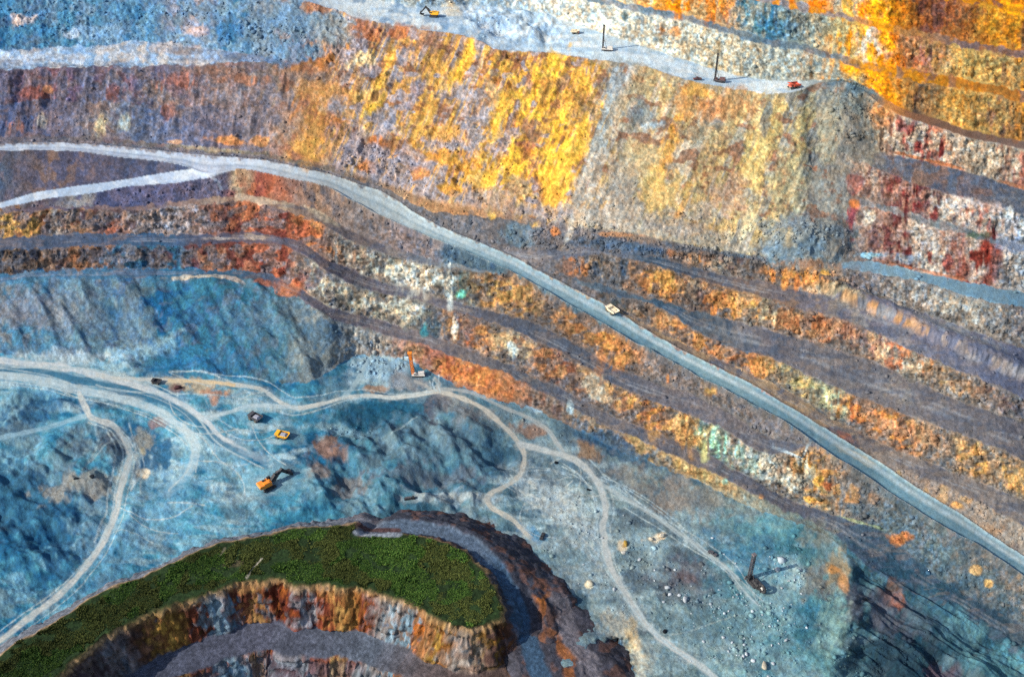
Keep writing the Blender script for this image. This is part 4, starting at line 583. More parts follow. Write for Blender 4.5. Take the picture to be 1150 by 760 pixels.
hx = np.arange(-345, 125, .5); hy = np.arange(215, 455, .5); HX, HY = np.meshgrid(hx, hy); HX = HX.astype(f32); HY = HY.astype(f32)
D2 = np.full(HX.shape, 1e9, f32); WT = np.zeros(HX.shape, f32); LPX = np.zeros(HX.shape, f32); ARC = np.zeros(HX.shape, f32); ins = np.zeros(HX.shape, bool); arc = 0
for i in range(len(LW)):
    a, b = LW[i], LW[(i+1) % len(LW)]; dx_, dy_ = b[0]-a[0], b[1]-a[1]; l2 = dx_*dx_+dy_*dy_+1e-9
    t = np.clip(((HX-a[0])*dx_+(HY-a[1])*dy_)/l2, 0, 1); d2 = (HX-a[0]-t*dx_)**2+(HY-a[1]-t*dy_)**2
    m = d2 < D2; D2 = np.where(m, d2, D2); WT = np.where(m, a[2]+(b[2]-a[2])*t if i < len(LW)-1 else 0, WT); LPX = np.where(m, a[3]+(b[3]-a[3])*t, LPX); ARC = np.where(m, arc+t*math.sqrt(l2), ARC); arc += math.sqrt(l2)
    cr = ((a[1] > HY) != (b[1] > HY)) & (HX < dx_*(HY-a[1])/(dy_ if abs(dy_) > 1e-9 else 1e-9)+a[0]); ins ^= cr
DD = np.sqrt(D2)*np.where(ins, -1, 1)
WT = blur(blur(WT, 3.5, 0), 3.5, 1); ARC = blur(blur(ARC, 1.5, 0), 1.5, 1)
hn1 = fbm(HX, HY, 9, 9, 3, 201)-.5; hn2 = fbm(HX, HY, 2.6, 2.6, 3, 205)-.5
DN = DD+np.where(DD > -3, hn1*5.0+hn2*1.6, 0)
def prof(p): p = np.array(p, float).reshape(-1, 2); return np.interp(DN, p[:, 0], p[:, 1])
PB = prof([-99,20,-1,20,1,19,5,16,28,-6,60,-34,200,-60]); PR = prof([-99,20,-1,20,1,18.5,4,15.5,5,15.2,13,14.6,14.5,15.8,17,15.4,38,1,60,-8,100,-30])
PN = prof([-99,20,-1,20,1,17,9,7.5,10,7,19,5.5,21,8,26,7.5,28,6.2,36,5.6,38,6.2,52,-9,80,-26,120,-50]); PF = prof([-99,20,-1.5,20,0,18.6,10,-3,12,-3.8,25,-4.8,26.5,-6,36,-27,38,-28,50,-29,60,-52,200,-60])
HZ = np.where(WT < 1, PB*(1-np.clip(WT, 0, 1))+PR*np.clip(WT, 0, 1), np.where(WT < 2, PR*(2-WT)+PN*(WT-1), PN*(3-np.minimum(WT, 3))+PF*(np.minimum(WT, 3)-2)))
# the sunk road carries on past the nose of the hill, downhill and out of sight
RP = np.array([atz(px, py, ZG) for px, py in ((552,650),(562,668),(570,690),(580,714),(592,742),(606,776),(622,818),(640,870))])
dR = np.full(HX.shape, 1e9, f32); aR = np.zeros(HX.shape, f32); sR = np.zeros(HX.shape, bool); arc = 0
for a, b in zip(RP[:-1], RP[1:]):
    d_ = b-a; l2 = d_@d_; tr = ((HX-a[0])*d_[0]+(HY-a[1])*d_[1])/l2; t = np.clip(tr, 0, 1); dd = np.hypot(HX-a[0]-t*d_[0], HY-a[1]-t*d_[1]); m = dd < dR
    dR = np.where(m, dd, dR); aR = np.where(m, arc+t*math.sqrt(l2), aR); sR = np.where(m, d_[0]*(HY-a[1])-d_[1]*(HX-a[0]) > 0, sR); arc += math.sqrt(l2)
dn = dR+hn1*4.5+hn2*1.2+(fbm(HX, HY, 18, 18, 3, 281)-.5)*9*sstep(12, 24, dR); cap = 20-14*sstep(0, 22, aR)
PNp = np.array([0,20,1,17,9,7.5,10,7,21,5.5,23,8.5,29,8,31,5.6,41,4.6,44,4.2,52,1.0,64,-4,74,-9,80,-26,120,-50]).reshape(-1, 2)
Z2 = np.where(sR, np.minimum(np.interp(dn, PNp[:, 0], PNp[:, 1]), cap), cap-1.15*dR+hn1*3)-.10*aR-5*(1-sstep(2, 26, aR))*sstep(20, 26, dn)+hn1*1.6*sstep(24, 30, dn)
Z2 = np.where(aR > .5, Z2, -200); m2 = Z2 > HZ; HZ = np.where(m2, Z2, HZ)
DN = np.where(m2, np.where(sR, np.maximum(dn, 2), 60), DN); WT = np.where(m2, 2.1, WT)
HZ = blur(blur(HZ, .8, 0), .8, 1)
gy_, gx_ = np.gradient(HZ, .5); hs = 1-1/np.sqrt(1+gx_**2+gy_**2); hf = sstep(.12, .4, hs)
HZ = HZ+np.where(DD < 0, (fbm(HX, HY, 30, 30, 3, 211)-.5)*4*sstep(0, 12, -DD)+hn2*.6, 0)
gl = np.sqrt(gx_**2+gy_**2)+1e-6
ribs = (fbm(ARC, HZ, 3.6, 13, 3, 215, ridge=True)-.55)*2.4+(fbm(ARC, HZ, 2.0, 1.8, 3, 219)-.5)*3.0+(fbm(ARC, HZ, 9, 6, 3, 221)-.5)*3.6+(fbm(ARC, HZ, 14, 1.9, 2, 222)-.5)*2.2
HZ = HZ+np.clip(3-WT, 0, 1)*sstep(13, 22, DN)*((fbm(HX, HY, 5, 5, 3, 244)-.5)*2.2+(fbm(HX, HY, 14, 14, 3, 245)-.5)*2)
HP = np.stack([HX-gx_/gl*ribs*hf, HY-gy_/gl*ribs*hf, HZ+hn2*.5*(1-hf)], -1)
jp = LPX+(fbm(ARC, HZ, 2.5, 3, 3, 223)-.5)*34
c1 = stops([-100,(96,74,64),66,(96,84,80),90,(110,92,84),118,(104,112,124),150,(120,84,66),175,(150,100,56),190,(170,124,60),205,(120,66,46),226,(130,66,44),233,(110,140,160),255,(112,140,160),262,(110,52,36),285,(140,84,60),300,(120,130,140),310,(196,112,44),330,(128,56,38),342,(156,160,170),352,(130,60,40),375,(150,82,50),395,(190,136,70),415,(160,80,36),428,(150,140,134),445,(160,186,200),466,(130,160,176),474,(214,120,40),488,(180,140,100),500,(200,156,60),512,(150,150,150),528,(170,140,120),545,(110,80,70),560,(84,66,66)], jp)
c2 = stops([-100,(80,64,60),100,(80,66,70),118,(130,120,120),150,(90,60,50),180,(196,150,70),210,(96,54,40),235,(150,180,196),262,(150,90,60),285,(196,150,90),300,(150,70,44),325,(90,40,30),345,(176,176,180),360,(170,90,50),385,(206,160,90),410,(120,52,30),435,(176,170,166),470,(150,110,80),500,(170,110,50),520,(190,180,170),545,(150,110,50),560,(100,60,40)], jp)
nw = sstep(.44, .54, .45*fbm(ARC, HZ, 2.4, 6, 3, 227)+.55*fbm(ARC, HZ, 3, 2.0, 4, 228))[..., None]
cface = c1*(1-nw)+c2*nw
low = sstep(-5, -9, HZ)[..., None]; blu = lin((110, 140, 160)); cface = cface*(1-low*.35)+(blu*.35*low); cface = cface*(.50+.35*fbm(ARC, HZ, 5, 3, 3, 229))[..., None]  # faces dimmed in colour, painting in the hill's shaded look
cben = stops([-100,(88,92,112),100,(92,98,116),300,(104,106,122),430,(112,122,136),500,(120,106,104),570,(110,84,70)], jp)*(.42+.5*fbm(HX, HY, 6, 6, 3, 231))[..., None]  # bench colour dimmed too, the same painted shade
cgr = lin((42, 60, 30))*(.5+.9*fbm(HX, HY, 7, 7, 3, 235))[..., None]
wroad = np.clip(WT, 0, 1)*(1-np.clip(WT-2.2, 0, .8)/.8)
croad = lin((62, 86, 108)); cback = lin((66, 68, 78))*(.5+1.0*fbm(HX, HY, 5, 5, 3, 239))[..., None]; rs_ = (sstep(.56, .68, fbm(HX, HY, 7, 7, 3, 240))*.45)[..., None]; cback = cback*(1-rs_)+lin((128, 84, 60))*rs_  # outer slope painted dark as the side turned from the sun
HA = cben*(1-hf[..., None])+cface*hf[..., None]
bk = np.clip(3-WT, 0, 1)[..., None]
bcol = cback+(lin((112, 116, 124))-cback)*np.clip(1-WT, 0, 1)[..., None]
HA = HA*(1-bk)+bcol*bk
onroad = (wroad*sstep(3.4, 5, DN)*(1-sstep(13, 15.5, DN)))[..., None]
rc = croad*(.85+.4*fbm(ARC, DN, 14, 2, 3, 243))[..., None]; pal = np.clip(1.2-WT, 0, 1)[..., None]*.8; rc = rc*(1-pal)+lin((176, 180, 186))*pal
HA = HA*(1-onroad)+rc*onroad
nz_ = np.clip(1-np.abs(WT-1.9)/.7, 0, 1)
ob = (nz_*sstep(19, 22, DN)*(1-sstep(29, 33, DN))*sstep(.4, .55, fbm(HX, HY, 5, 8, 3, 247)))[..., None]; HA = HA*(1-ob)+lin((160, 96, 44))*ob
pb_ = (np.clip(1-np.abs(WT-2.2)/.6, 0, 1)*sstep(27, 30, DN)*(1-sstep(38, 40, DN)))[..., None]; HA = HA*(1-pb_)+lin((122, 116, 120))*(.6+.6*hn1+.3)[..., None]*pb_
gm = sstep(.5, -.8, DN)[..., None]; HA = HA*(1-gm)+cgr*gm
rim = np.exp(-((DN-.2)/.9)**2)*.7; rim = rim[..., None]; HA = HA*(1-rim)+lin((176, 140, 96))*rim
def strip(pts, hw, c, op):
    global HA
    q = np.array([atz(px, py, ZG) for px, py in pts]); dmin = np.full(HX.shape, 1e9, f32)
    for a, b in zip(q[:-1], q[1:]):
        d_ = b-a; t = np.clip(((HX-a[0])*d_[0]+(HY-a[1])*d_[1])/(d_@d_), 0, 1); dmin = np.minimum(dmin, np.hypot(HX-a[0]-t*d_[0], HY-a[1]-t*d_[1]))
    mk = ((1-sstep(hw*.6, hw*1.3, dmin+hn2*.6))*op)[..., None]; HA = HA*(1-mk)+lin(c)*mk; return mk[..., 0]
pth = strip([(294,627), (285,637), (277,648)], .8, (170, 160, 140), .8)
pth = np.maximum(pth, strip([(402,597), (420,598), (446,599)], 3.0, (150, 156, 164), .9)); pth = np.maximum(pth, strip([(252,615), (247,623)], .8, (150, 140, 110), .6))
strip([(255,632), (278,630)], 2.5, (110, 90, 70), .5); strip([(404,587), (425,588), (446,589)], 2.2, (92, 62, 56), .9)
HA *= np.exp((fbm(HX, HY, 1.3, 1.3, 2, 251)-.5)*1.1+(fbm(ARC, HZ, 1.2, 3, 2, 255)-.5)*1.3*hf)[..., None]
HA = np.clip(HA*.74, .004, .86)
hk = np.ones((HX.shape[0]-1, HX.shape[1]-1), bool)
grid_object('hill', HP, HA, hk, M_ROCK)
def hillz(X_, Y_):
    c = int((X_-hx[0])/.5); r = int((Y_-hy[0])/.5); return HP[r, c]
# grass and low scrub over the hill top
def leaf_material():
    m = bpy.data.materials.new('grass_blades'); m.use_nodes = True; nt = m.node_tree; b = nt.nodes['Principled BSDF']; b.inputs['Roughness'].default_value = .8; b.inputs['Specular IOR Level'].default_value = .1
    at = nt.nodes.new('ShaderNodeAttribute'); at.attribute_name = 'mineral'; nt.links.new(at.outputs['Color'], b.inputs['Base Color']); return m
mi = np.argwhere((DD < -1.2-7*np.maximum(0, fbm(HX, HY, 5, 5, 3, 276)-.42)*3) & (pth < .3) & (HX > -330)); dens = fbm(HX, HY, 9, 9, 3, 261)
sel = mi[RNG.integers(0, len(mi), 75000)]; keep = dens[sel[:, 0], sel[:, 1]] > .30+.12*RNG.random(len(sel)); sel = sel[keep]
cen = HP[sel[:, 0], sel[:, 1]]+np.c_[RNG.uniform(-.25, .25, (len(sel), 2)), np.zeros(len(sel))]
n = len(sel); tall = sstep(.45, .75, fbm(HX, HY, 5, 5, 3, 265)[sel[:, 0], sel[:, 1]])
V = []; C_ = []
for b in range(4):
    ang = RNG.uniform(0, 2*np.pi, n); ln_ = (.42+.55*tall+.5*(dens[sel[:, 0], sel[:, 1]] > .66))*RNG.uniform(.6, 1.3, n); wd_ = .22+.25*tall
    ca, sa = np.cos(ang), np.sin(ang); of = RNG.uniform(-.35, .35, (n, 2))
    base = cen.copy(); base[:, :2] += of; base[:, 2] -= .05
    v0 = base+np.c_[-sa*wd_, ca*wd_, 0*ca]; v1 = base+np.c_[sa*wd_, -ca*wd_, 0*ca]; v2 = base+np.c_[ca*ln_*.55, sa*ln_*.55, ln_*.8]
    V.append(np.stack([v0, v1, v2], 1))
    g = RNG.random(n)[:, None]; col = lin((34, 70, 26))*(1-g)+lin((88, 116, 50))*g; dr = (fbm(HX, HY, 14, 14, 3, 268)[sel[:, 0], sel[:, 1]] > .52)[:, None]*.55
    col = col*(1-dr)+lin((80, 74, 42))*dr; col = col*(.55+.9*fbm(HX, HY, 22, 22, 3, 272)[sel[:, 0], sel[:, 1]])[:, None]*(.78+.4*sstep(-260, -20, cen[:, 0]))[:, None]*np.array([1.12-.2*0, 1, 1]); C_.append(np.repeat(col[:, None], 3, 1))
V = np.concatenate(V).reshape(-1, 3).astype(f32); C_ = np.concatenate(C_).reshape(-1, 3)
def tri_object(name, V, F, C_, mat, kind):
    me = bpy.data.meshes.new(name); me.vertices.add(len(V)); me.vertices.foreach_set('co', V.astype(f32).ravel())
    me.loops.add(F.size); me.loops.foreach_set('vertex_index', F.astype(np.int32).ravel()); me.polygons.add(len(F)); me.polygons.foreach_set('loop_start', np.arange(0, F.size, 3, dtype=np.int32))
    me.update(calc_edges=True); ca = me.color_attributes.new('mineral', 'FLOAT_COLOR', 'POINT'); c = np.ones((len(V), 4), f32); c[:, :3] = C_; ca.data.foreach_set('color', c.ravel())
    me.materials.append(mat); o = link(bpy.data.objects.new(name, me)); o['kind'] = kind; return o
go = tri_object('grass', V, np.arange(len(V)).reshape(-1, 3), C_, leaf_material(), 'stuff'); go['label'] = 'dark green grass and scrub on the flat hill top'; go['category'] = 'grass'

# ------------------------------------------------------------------ broken rock lying about
import bmesh
def ico(sub):
    bm = bmesh.new(); bmesh.ops.create_icosphere(bm, subdivisions=sub, radius=1); v = np.array([p.co[:] for p in bm.verts]); f = np.array([[q.index for q in p.verts] for p in bm.faces]); bm.free(); return v, f
IV, IF = ico(1)
M_STONE = mat_ground('loose_stone', .5, .95, 2.0)
wgt = np.zeros((NR, NC), f32)
def gl(cx, cy, rx, ry, rot, w):
    global wgt
    a = R(rot); X = x-cx; Y = y-cy; q = np.hypot((X*math.cos(a)+Y*math.sin(a))/rx, (-X*math.sin(a)+Y*math.cos(a))/ry); wgt = np.maximum(wgt, w*(1-sstep(.6, 1.2, q+(nA-.5))))
for a in [(640,258,90,14,12,1),(780,284,90,9,6,.9),(690,276,40,12,10,.7),(640,285,60,16,30,.6),(590,262,40,18,10,.5),(900,262,40,12,0,.9),(950,135,34,44,0,.6),(860,262,50,14,6,.7),(420,185,50,30,20,.5),(510,160,40,16,0,.45),(480,205,60,14,10,.4),(545,222,40,9,5,.5),
          (430,410,34,20,10,.6),(150,20,190,34,0,.35),(290,40,60,34,0,.4),(720,640,60,60,0,.18),(640,590,40,40,0,.16),(850,690,80,66,0,.3),(880,640,30,30,0,.4),(400,484,40,10,0,.3),(440,392,30,7,14,.7),(560,455,90,5,28,.3),(1000,740,70,30,0,.3),(1040,330,80,10,15,.2),(990,300,40,8,8,.35),(550,30,30,14,0,.4)]: gl(*a)
wgt = np.maximum(wgt, .05*rockface); 
for nme, wv in (('B1b', .2), ('B2b', .2), ('E3t', .24), ('E2t', .24), ('E1t', .3), ('Tb', .12), ('B1f', .04), ('B2f', .04), ('E2c', .05), ('E3c', .03), ('Mb', .3), ('B3b', .3), ('Tf', .25)):
    wgt = np.maximum(wgt, wv*(KK == NAMES.index(nme)))
wgt = wgt*(1-calm)*(x > -60)*(x < 1210)*(y > -40)*(y < 810)*(blur(blur(nB, 1, 0), 1, 1) > .42)
cdf = np.cumsum(wgt.ravel().astype(np.float64)); cdf /= cdf[-1]
NRK = 15000; id_ = np.searchsorted(cdf, RNG.random(NRK)); rr, cc = np.unravel_index(id_, wgt.shape); rr = np.clip(rr, 0, NR-1); cc = np.clip(cc, 0, NC-1)
size = np.clip(RNG.pareto(2.6, NRK)*.42+.32, .3, 1.9)*np.where(wgt[rr, cc] > .4, 1.15, .85)
pos = P[rr, cc]; colr = A[rr, cc]*RNG.uniform(.8, 1.3, NRK)[:, None]
sx = RNG.uniform(.65, 1.35, (NRK, 3)); ang = RNG.uniform(0, 6.28, NRK)
vv = IV[None]*(1+.75*(RNG.random((NRK, len(IV), 1))-.5))*sx[:, None]*size[:, None, None]
ca, sa = np.cos(ang)[:, None], np.sin(ang)[:, None]; vx_ = vv[..., 0]*ca-vv[..., 1]*sa; vy_ = vv[..., 0]*sa+vv[..., 1]*ca; vv = np.stack([vx_, vy_, vv[..., 2]*.75+size[:, None]*.06], -1)+pos[:, None]
pk = (np.hypot((cx_[cc]-835)/75, (ry_[rr]-690)/75) < 1) & (RNG.random(NRK) < .2); colr[pk] = lin((206, 218, 222))*RNG.uniform(.4, .75, (int(pk.sum()), 1))
FF = (IF[None]+np.arange(NRK)[:, None, None]*len(IV)).reshape(-1, 3)
ro = tri_object('rubble', vv.reshape(-1, 3), FF, np.clip(np.repeat(colr[:, None], len(IV), 1).reshape(-1, 3), .005, .8), M_STONE, 'stuff'); ro['label'] = 'loose broken rock and rubble strewn below the rock faces'; ro['category'] = 'rubble'
# ------------------------------------------------------------------ small-object kit
def paint(name, c, rough=.55, metal=0.0, dirt=.35):
    dirt = min(1, dirt*1.5); rough = min(1, rough+.15) if rough > .3 else rough
    m = bpy.data.materials.new(name); m.use_nodes = True; nt = m.node_tree; b = nt.nodes['Principled BSDF']
    b.inputs['Roughness'].default_value = rough; b.inputs['Metallic'].default_value = metal
    geo = nt.nodes.new('ShaderNodeTexCoord'); n = nt.nodes.new('ShaderNodeTexNoise'); n.inputs['Scale'].default_value = 1.1; n.inputs['Detail'].default_value = 6
    nt.links.new(geo.outputs['Object'], n.inputs['Vector']); cr = nt.nodes.new('ShaderNodeValToRGB')
    a = lin(c); d = lin((150, 146, 140))*.5*dirt+a*(1-dirt)
    cr.color_ramp.elements[0].position = .42; cr.color_ramp.elements[0].color = (*a, 1); cr.color_ramp.elements[1].position = .68; cr.color_ramp.elements[1].color = (*d, 1)
    nt.links.new(n.outputs['Fac'], cr.inputs[0]); nt.links.new(cr.outputs[0], b.inputs['Base Color']); return m
MT = {k: paint(k, c, r, me, d) for k, c, r, me, d in (('yellow_paint', (244,176,20), .45, 0, .2), ('orange_paint', (236,132,16), .45, 0, .2), ('red_orange_paint', (214,84,48), .5, 0, .3), ('cream_paint', (236,216,180), .6, 0, .3), ('black_steel', (34,32,36), .6, .2, .25), ('dark_grey_steel', (66,64,70), .6, .2, .4), ('pale_deck', (214,206,194), .7, 0, .3), ('tyre_rubber', (28,28,30), .9, 0, .5), ('rim_steel', (120,110,90), .5, .4, .4), ('window_glass', (18,26,34), .12, 0, 0), ('maroon_paint', (92,44,44), .6, 0, .4), ('lamp_lens', (230,226,210), .2, 0, 0), ('dull_yellow_paint', (176,140,50), .6, 0, .5), ('grey_ore', (150,150,160), .95, 0, .4), ('bare_metal', (126,116,116), .45, .6, .4))}
class MB:
    def __init__(s): s.v = []; s.f = []
    def add(s, v, f): n = len(s.v); s.v += [tuple(p) for p in v]; s.f += [[i+n for i in q] for q in f]; return s
    def box(s, c, d, tap=(1, 1), rot=None):
        hx_, hy_, hz_ = d[0]/2, d[1]/2, d[2]/2; v = []
        for z in (-1, 1):
            kx, ky = (1, 1) if z < 0 else tap
            for a, b in ((-1, -1), (1, -1), (1, 1), (-1, 1)):
                p = Vector((a*hx_*kx, b*hy_*ky, z*hz_)); p = rot @ p if rot else p; v.append(p+Vector(c))
        return s.add(v, [[3, 2, 1, 0], [4, 5, 6, 7], [0, 1, 5, 4], [1, 2, 6, 5], [2, 3, 7, 6], [3, 0, 4, 7]])
    def beam(s, a, b, w, hgt=None, w2=None):
        a, b = Vector(a), Vector(b); d = (b-a); l = d.length; q = d.to_track_quat('X', 'Z').to_matrix(); hgt = hgt or w; k = (w2/w) if w2 else 1; v = []
        for X_, m in ((0, 1), (l, k)):
            for p, r in ((-1, -1), (1, -1), (1, 1), (-1, 1)): v.append(a+q @ Vector((X_, p*w/2*m, r*hgt/2*m)))
        return s.add(v, [[3, 2, 1, 0], [4, 5, 6, 7], [0, 1, 5, 4], [1, 2, 6, 5], [2, 3, 7, 6], [3, 0, 4, 7]])
    def cyl(s, a, b, r, n=14, r2=None):
        a, b = Vector(a), Vector(b); q = (b-a).to_track_quat('Z', 'Y').to_matrix(); r2 = r if r2 is None else r2
        v = [a+q @ Vector((r*math.cos(6.2832*i/n), r*math.sin(6.2832*i/n), 0)) for i in range(n)]+[b+q @ Vector((r2*math.cos(6.2832*i/n), r2*math.sin(6.2832*i/n), 0)) for i in range(n)]
        return s.add(v, [[i, (i+1) % n, n+(i+1) % n, n+i] for i in range(n)]+[list(range(n))[::-1], list(range(n, 2*n))])
    def prism(s, pts, y0, y1):   # outline in x-z, swept in y
        n = len(pts); v = [(p[0], y0, p[1]) for p in pts]+[(p[0], y1, p[1]) for p in pts]
        return s.add(v, [[i, (i+1) % n, n+(i+1) % n, n+i] for i in range(n)]+[list(range(n))[::-1], list(range(n, 2*n))])
    def ring(s, c, R_, r_, n=20, m=8):  # torus with axis y
        v = []; f = []
        for i in range(n):
            a = 6.2832*i/n
            for j in range(m):
                b = 6.2832*j/m; q = R_+r_*math.cos(b); v.append((c[0]+q*math.cos(a), c[1]+r_*math.sin(b), c[2]+q*math.sin(a)))
        for i in range(n):
            for j in range(m): f.append([i*m+j, ((i+1) % n)*m+j, ((i+1) % n)*m+(j+1) % m, i*m+(j+1) % m])
        return s.add(v, f)
    def build(s, name, mat, parent=None, bev=.05):
        me = bpy.data.meshes.new(name); me.from_pydata(s.v, [], s.f); bm = bmesh.new(); bm.from_mesh(me); bmesh.ops.recalc_face_normals(bm, faces=bm.faces)
        if bev and len(bm.verts) < 400: bmesh.ops.bevel(bm, geom=[e for e in bm.edges if e.is_manifold and e.calc_face_angle(0) > .6], offset=bev, segments=1, affect='EDGES', clamp_overlap=True)
        bm.to_mesh(me); bm.free(); me.materials.append(MT[mat] if isinstance(mat, str) else mat); o = link(bpy.data.objects.new(name, me)); o.parent = parent; return o
def thing(name, label, cat, px, py, rz, group=None, dz=0.0, sc=1.0):
    o = link(bpy.data.objects.new(name, None)); o.location = ground(px, py)+Vector((0, 0, dz)); o.rotation_euler = (0, 0, R(rz)); o.scale = (sc*.95,)*3; o['label'] = label; o['category'] = cat; o.empty_display_size = .5
    if group: o['group'] = group
    return o
def wheel(t, px_, py_, r, w, hub='rim_steel'):
    wv = MB().cyl((px_, py_-w/2, r), (px_, py_+w/2, r), r, 18).build('wheel', 'tyre_rubber', t, .08)
    MB().cyl((px_, py_-w/2-.05, r), (px_, py_+w/2+.05, r), r*.5, 12).build('rim', hub, wv, 0)
def dump_truck(label, px, py, rz, body, cabc, load=None, sc=1.0, cat='dump truck', group=None, ribs=5):
    t = thing('dump_truck', label, cat, px, py, rz, group, sc=sc)
    for sx_ in (1, -1):
        wheel(t, 3.1, sx_*2.35, 1.25, .95)
        wheel(t, -2.2, sx_*2.3, 1.25, 1.5)
    MB().beam((-4, 0, 1.6), (4.2, 0, 1.6), 2.2, .8).box((3.9, 0, 1.7), (1.0, 5.0, .9)).beam((-2.2, -2.4, 1.3), (-2.2, 2.4, 1.3), .6).beam((3.1, -2.3, 1.3), (3.1, 2.3, 1.3), .5).build('chassis', 'dark_grey_steel', t)
    MB().box((3.6, 0, 2.7), (2.0, 2.6, 1.3)).box((3.5, 0, 2.15), (2.3, 5.2, .18)).build('bonnet', cabc, t)
    for s_ in (1.6, -1.6): MB().cyl((4.6, s_, 1.9), (4.75, s_, 1.9), .28, 10).build('headlight', 'lamp_lens', t, 0)
    cab = MB().box((2.9, 1.55, 3.2), (1.6, 1.7, 1.9), (.92, .95)).build('cab', cabc, t)
    MB().box((3.62, 1.55, 3.45), (.12, 1.45, .9)).box((2.9, 2.37, 3.45), (1.2, .12, .85)).build('window', 'window_glass', cab, 0)
    MB().beam((4.5, -2.5, 2.25), (4.5, 2.5, 2.25), .08).beam((4.5, -2.5, 3.0), (4.5, 2.5, 3.0), .08).beam((4.5, -2.5, 2.2), (4.5, -2.5, 3.0), .08).beam((4.5, 2.5, 2.2), (4.5, 2.5, 3.0), .08).beam((4.5, 0, 2.2), (4.5, 0, 3.0), .08).build('handrail', 'pale_deck', t, 0)
    b = MB()
    b.prism([(1.9, 2.5), (1.9, 4.3), (4.7, 4.5), (4.7, 4.25), (2.15, 4.0), (2.15, 2.7), (-3.6, 2.3), (-5.2, 3.0), (-5.2, 2.75), (-3.7, 1.95)], -2.8, 2.8)
    for s_ in (1, -1): b.prism([(2.1, 2.45), (2.1, 4.2), (-5.1, 3.9), (-5.2, 2.8), (-3.7, 2.0)], s_*2.8, s_*2.95)
    for i in range(ribs):
        for s_ in (1, -1): b.box((1.5-i*1.35, s_*3.03, 3.1), (.3, .22, 1.9))
    b.build('bed', body, t, .03)
    if load:
        v = MB(); 
        m_ = MB().box((-1.4, 0, 3.2), (6.0, 5.3, 1.5), (.55, .5)).build('load', load, t, .2)
    return t
def crawler(t, length, gauge, w, hgt, mat='black_steel'):
    for s_ in (1, -1):
        r = hgt/2; pts = [(length/2-r+r*math.cos(a), r+r*math.sin(a)) for a in np.linspace(-1.57, 1.57, 7)]+[(-length/2+r+r*math.cos(a), r+r*math.sin(a)) for a in np.linspace(1.57, 4.71, 7)]
        tr = MB().prism(pts, s_*gauge/2-w/2, s_*gauge/2+w/2).build('track', mat, t, .04)
        b = MB()
        for i in range(7): X_ = -length/2+r+(length-2*r)*i/6; b.cyl((X_, s_*gauge/2-w/2-.06, r*.75), (X_, s_*gauge/2+w/2+.06, r*.75), r*.42, 10)
        b.build('roller', 'dark_grey_steel', tr, 0)
def excavator(label, px, py, rz, house, boomc, sc=1.0, boom=((2.4, 2.6), (7.0, 6.8), (9.2, 2.4)), cat='excavator', cwt=None, bw=1.3):
    t = thing('excavator', label, cat, px, py, rz, sc=sc); crawler(t, 6.2, 4.4, 1.0, 1.5)
    MB().box((0, 0, 1.25), (3.4, 3.6, .6)).cyl((0, 0, 1.5), (0, 0, 1.95), 1.5, 18).build('undercarriage', 'dark_grey_steel', t)
    hs_ = MB().box((-.9, 0, 2.9), (5.0, 4.3, 1.9), (.97, .95)).box((-.6, -.9, 4.0), (3.0, 1.9, .35)).build('house', house, t, .08)
    MB().box((-1.2, 1.1, 4.05), (1.2, .9, .4)).cyl((-.2, 1.3, 3.9), (-.2, 1.3, 4.8), .16, 8).build('exhaust', 'black_steel', hs_, 0)
    MB().prism([(-3.4, 2.0), (-4.2, 2.2), (-4.5, 3.2), (-4.1, 3.9), (-3.4, 3.9)], -2.1, 2.1).build('counterweight', cwt or house, t, .1)
    cab = MB().box((1.5, 1.55, 3.5), (1.8, 1.2, 2.1), (.9, .95)).build('cab', house if cwt is None else boomc, t, .06)
    MB().box((2.33, 1.55, 3.7), (.12, 1.0, 1.2)).box((1.5, 2.12, 3.8), (1.3, .1, 1.0)).build('window', 'window_glass', cab, 0)
    (x0, z0), (x1, z1), (x2, z2) = boom; xm, zm = x0+(x1-x0)*.5, z0+(z1-z0)*.5+.9
    b = MB().beam((x0, 0, z0), (xm, 0, zm), bw, bw*1.3).beam((xm, 0, zm), (x1, 0, z1), bw*.95, bw*1.2, bw*.6)
    b.build('boom', boomc, t, .05)
    MB().cyl((x0+.4, .75, z0-.5), (xm+.4, .75, zm-.3), .18, 8).cyl((x0+.4, -.75, z0-.5), (xm+.4, -.75, zm-.3), .18, 8).cyl((xm+.2, 0, zm+.9), (x1-.3, 0, z1+.7), .2, 8).build('hydraulic_ram', 'bare_metal', t, 0)
    MB().beam((x1-.4, 0, z1+.7), (x2, 0, z2), bw*.8, bw, bw*.5).build('stick', boomc, t, .05)
    k_ = bw/1.0
    MB().prism([(x2+a_*k_, z2+b_*k_) for a_, b_ in ((-.5,.5),(.9,.3),(1.0,-1.2),(-.6,-1.7),(-1.5,-1.4),(-1.2,-1.15),(-.5,-1.2),(.5,-.8),(.4,-.2))], -1.1*k_, 1.1*k_).build('bucket', 'black_steel', t, .05)
    return t
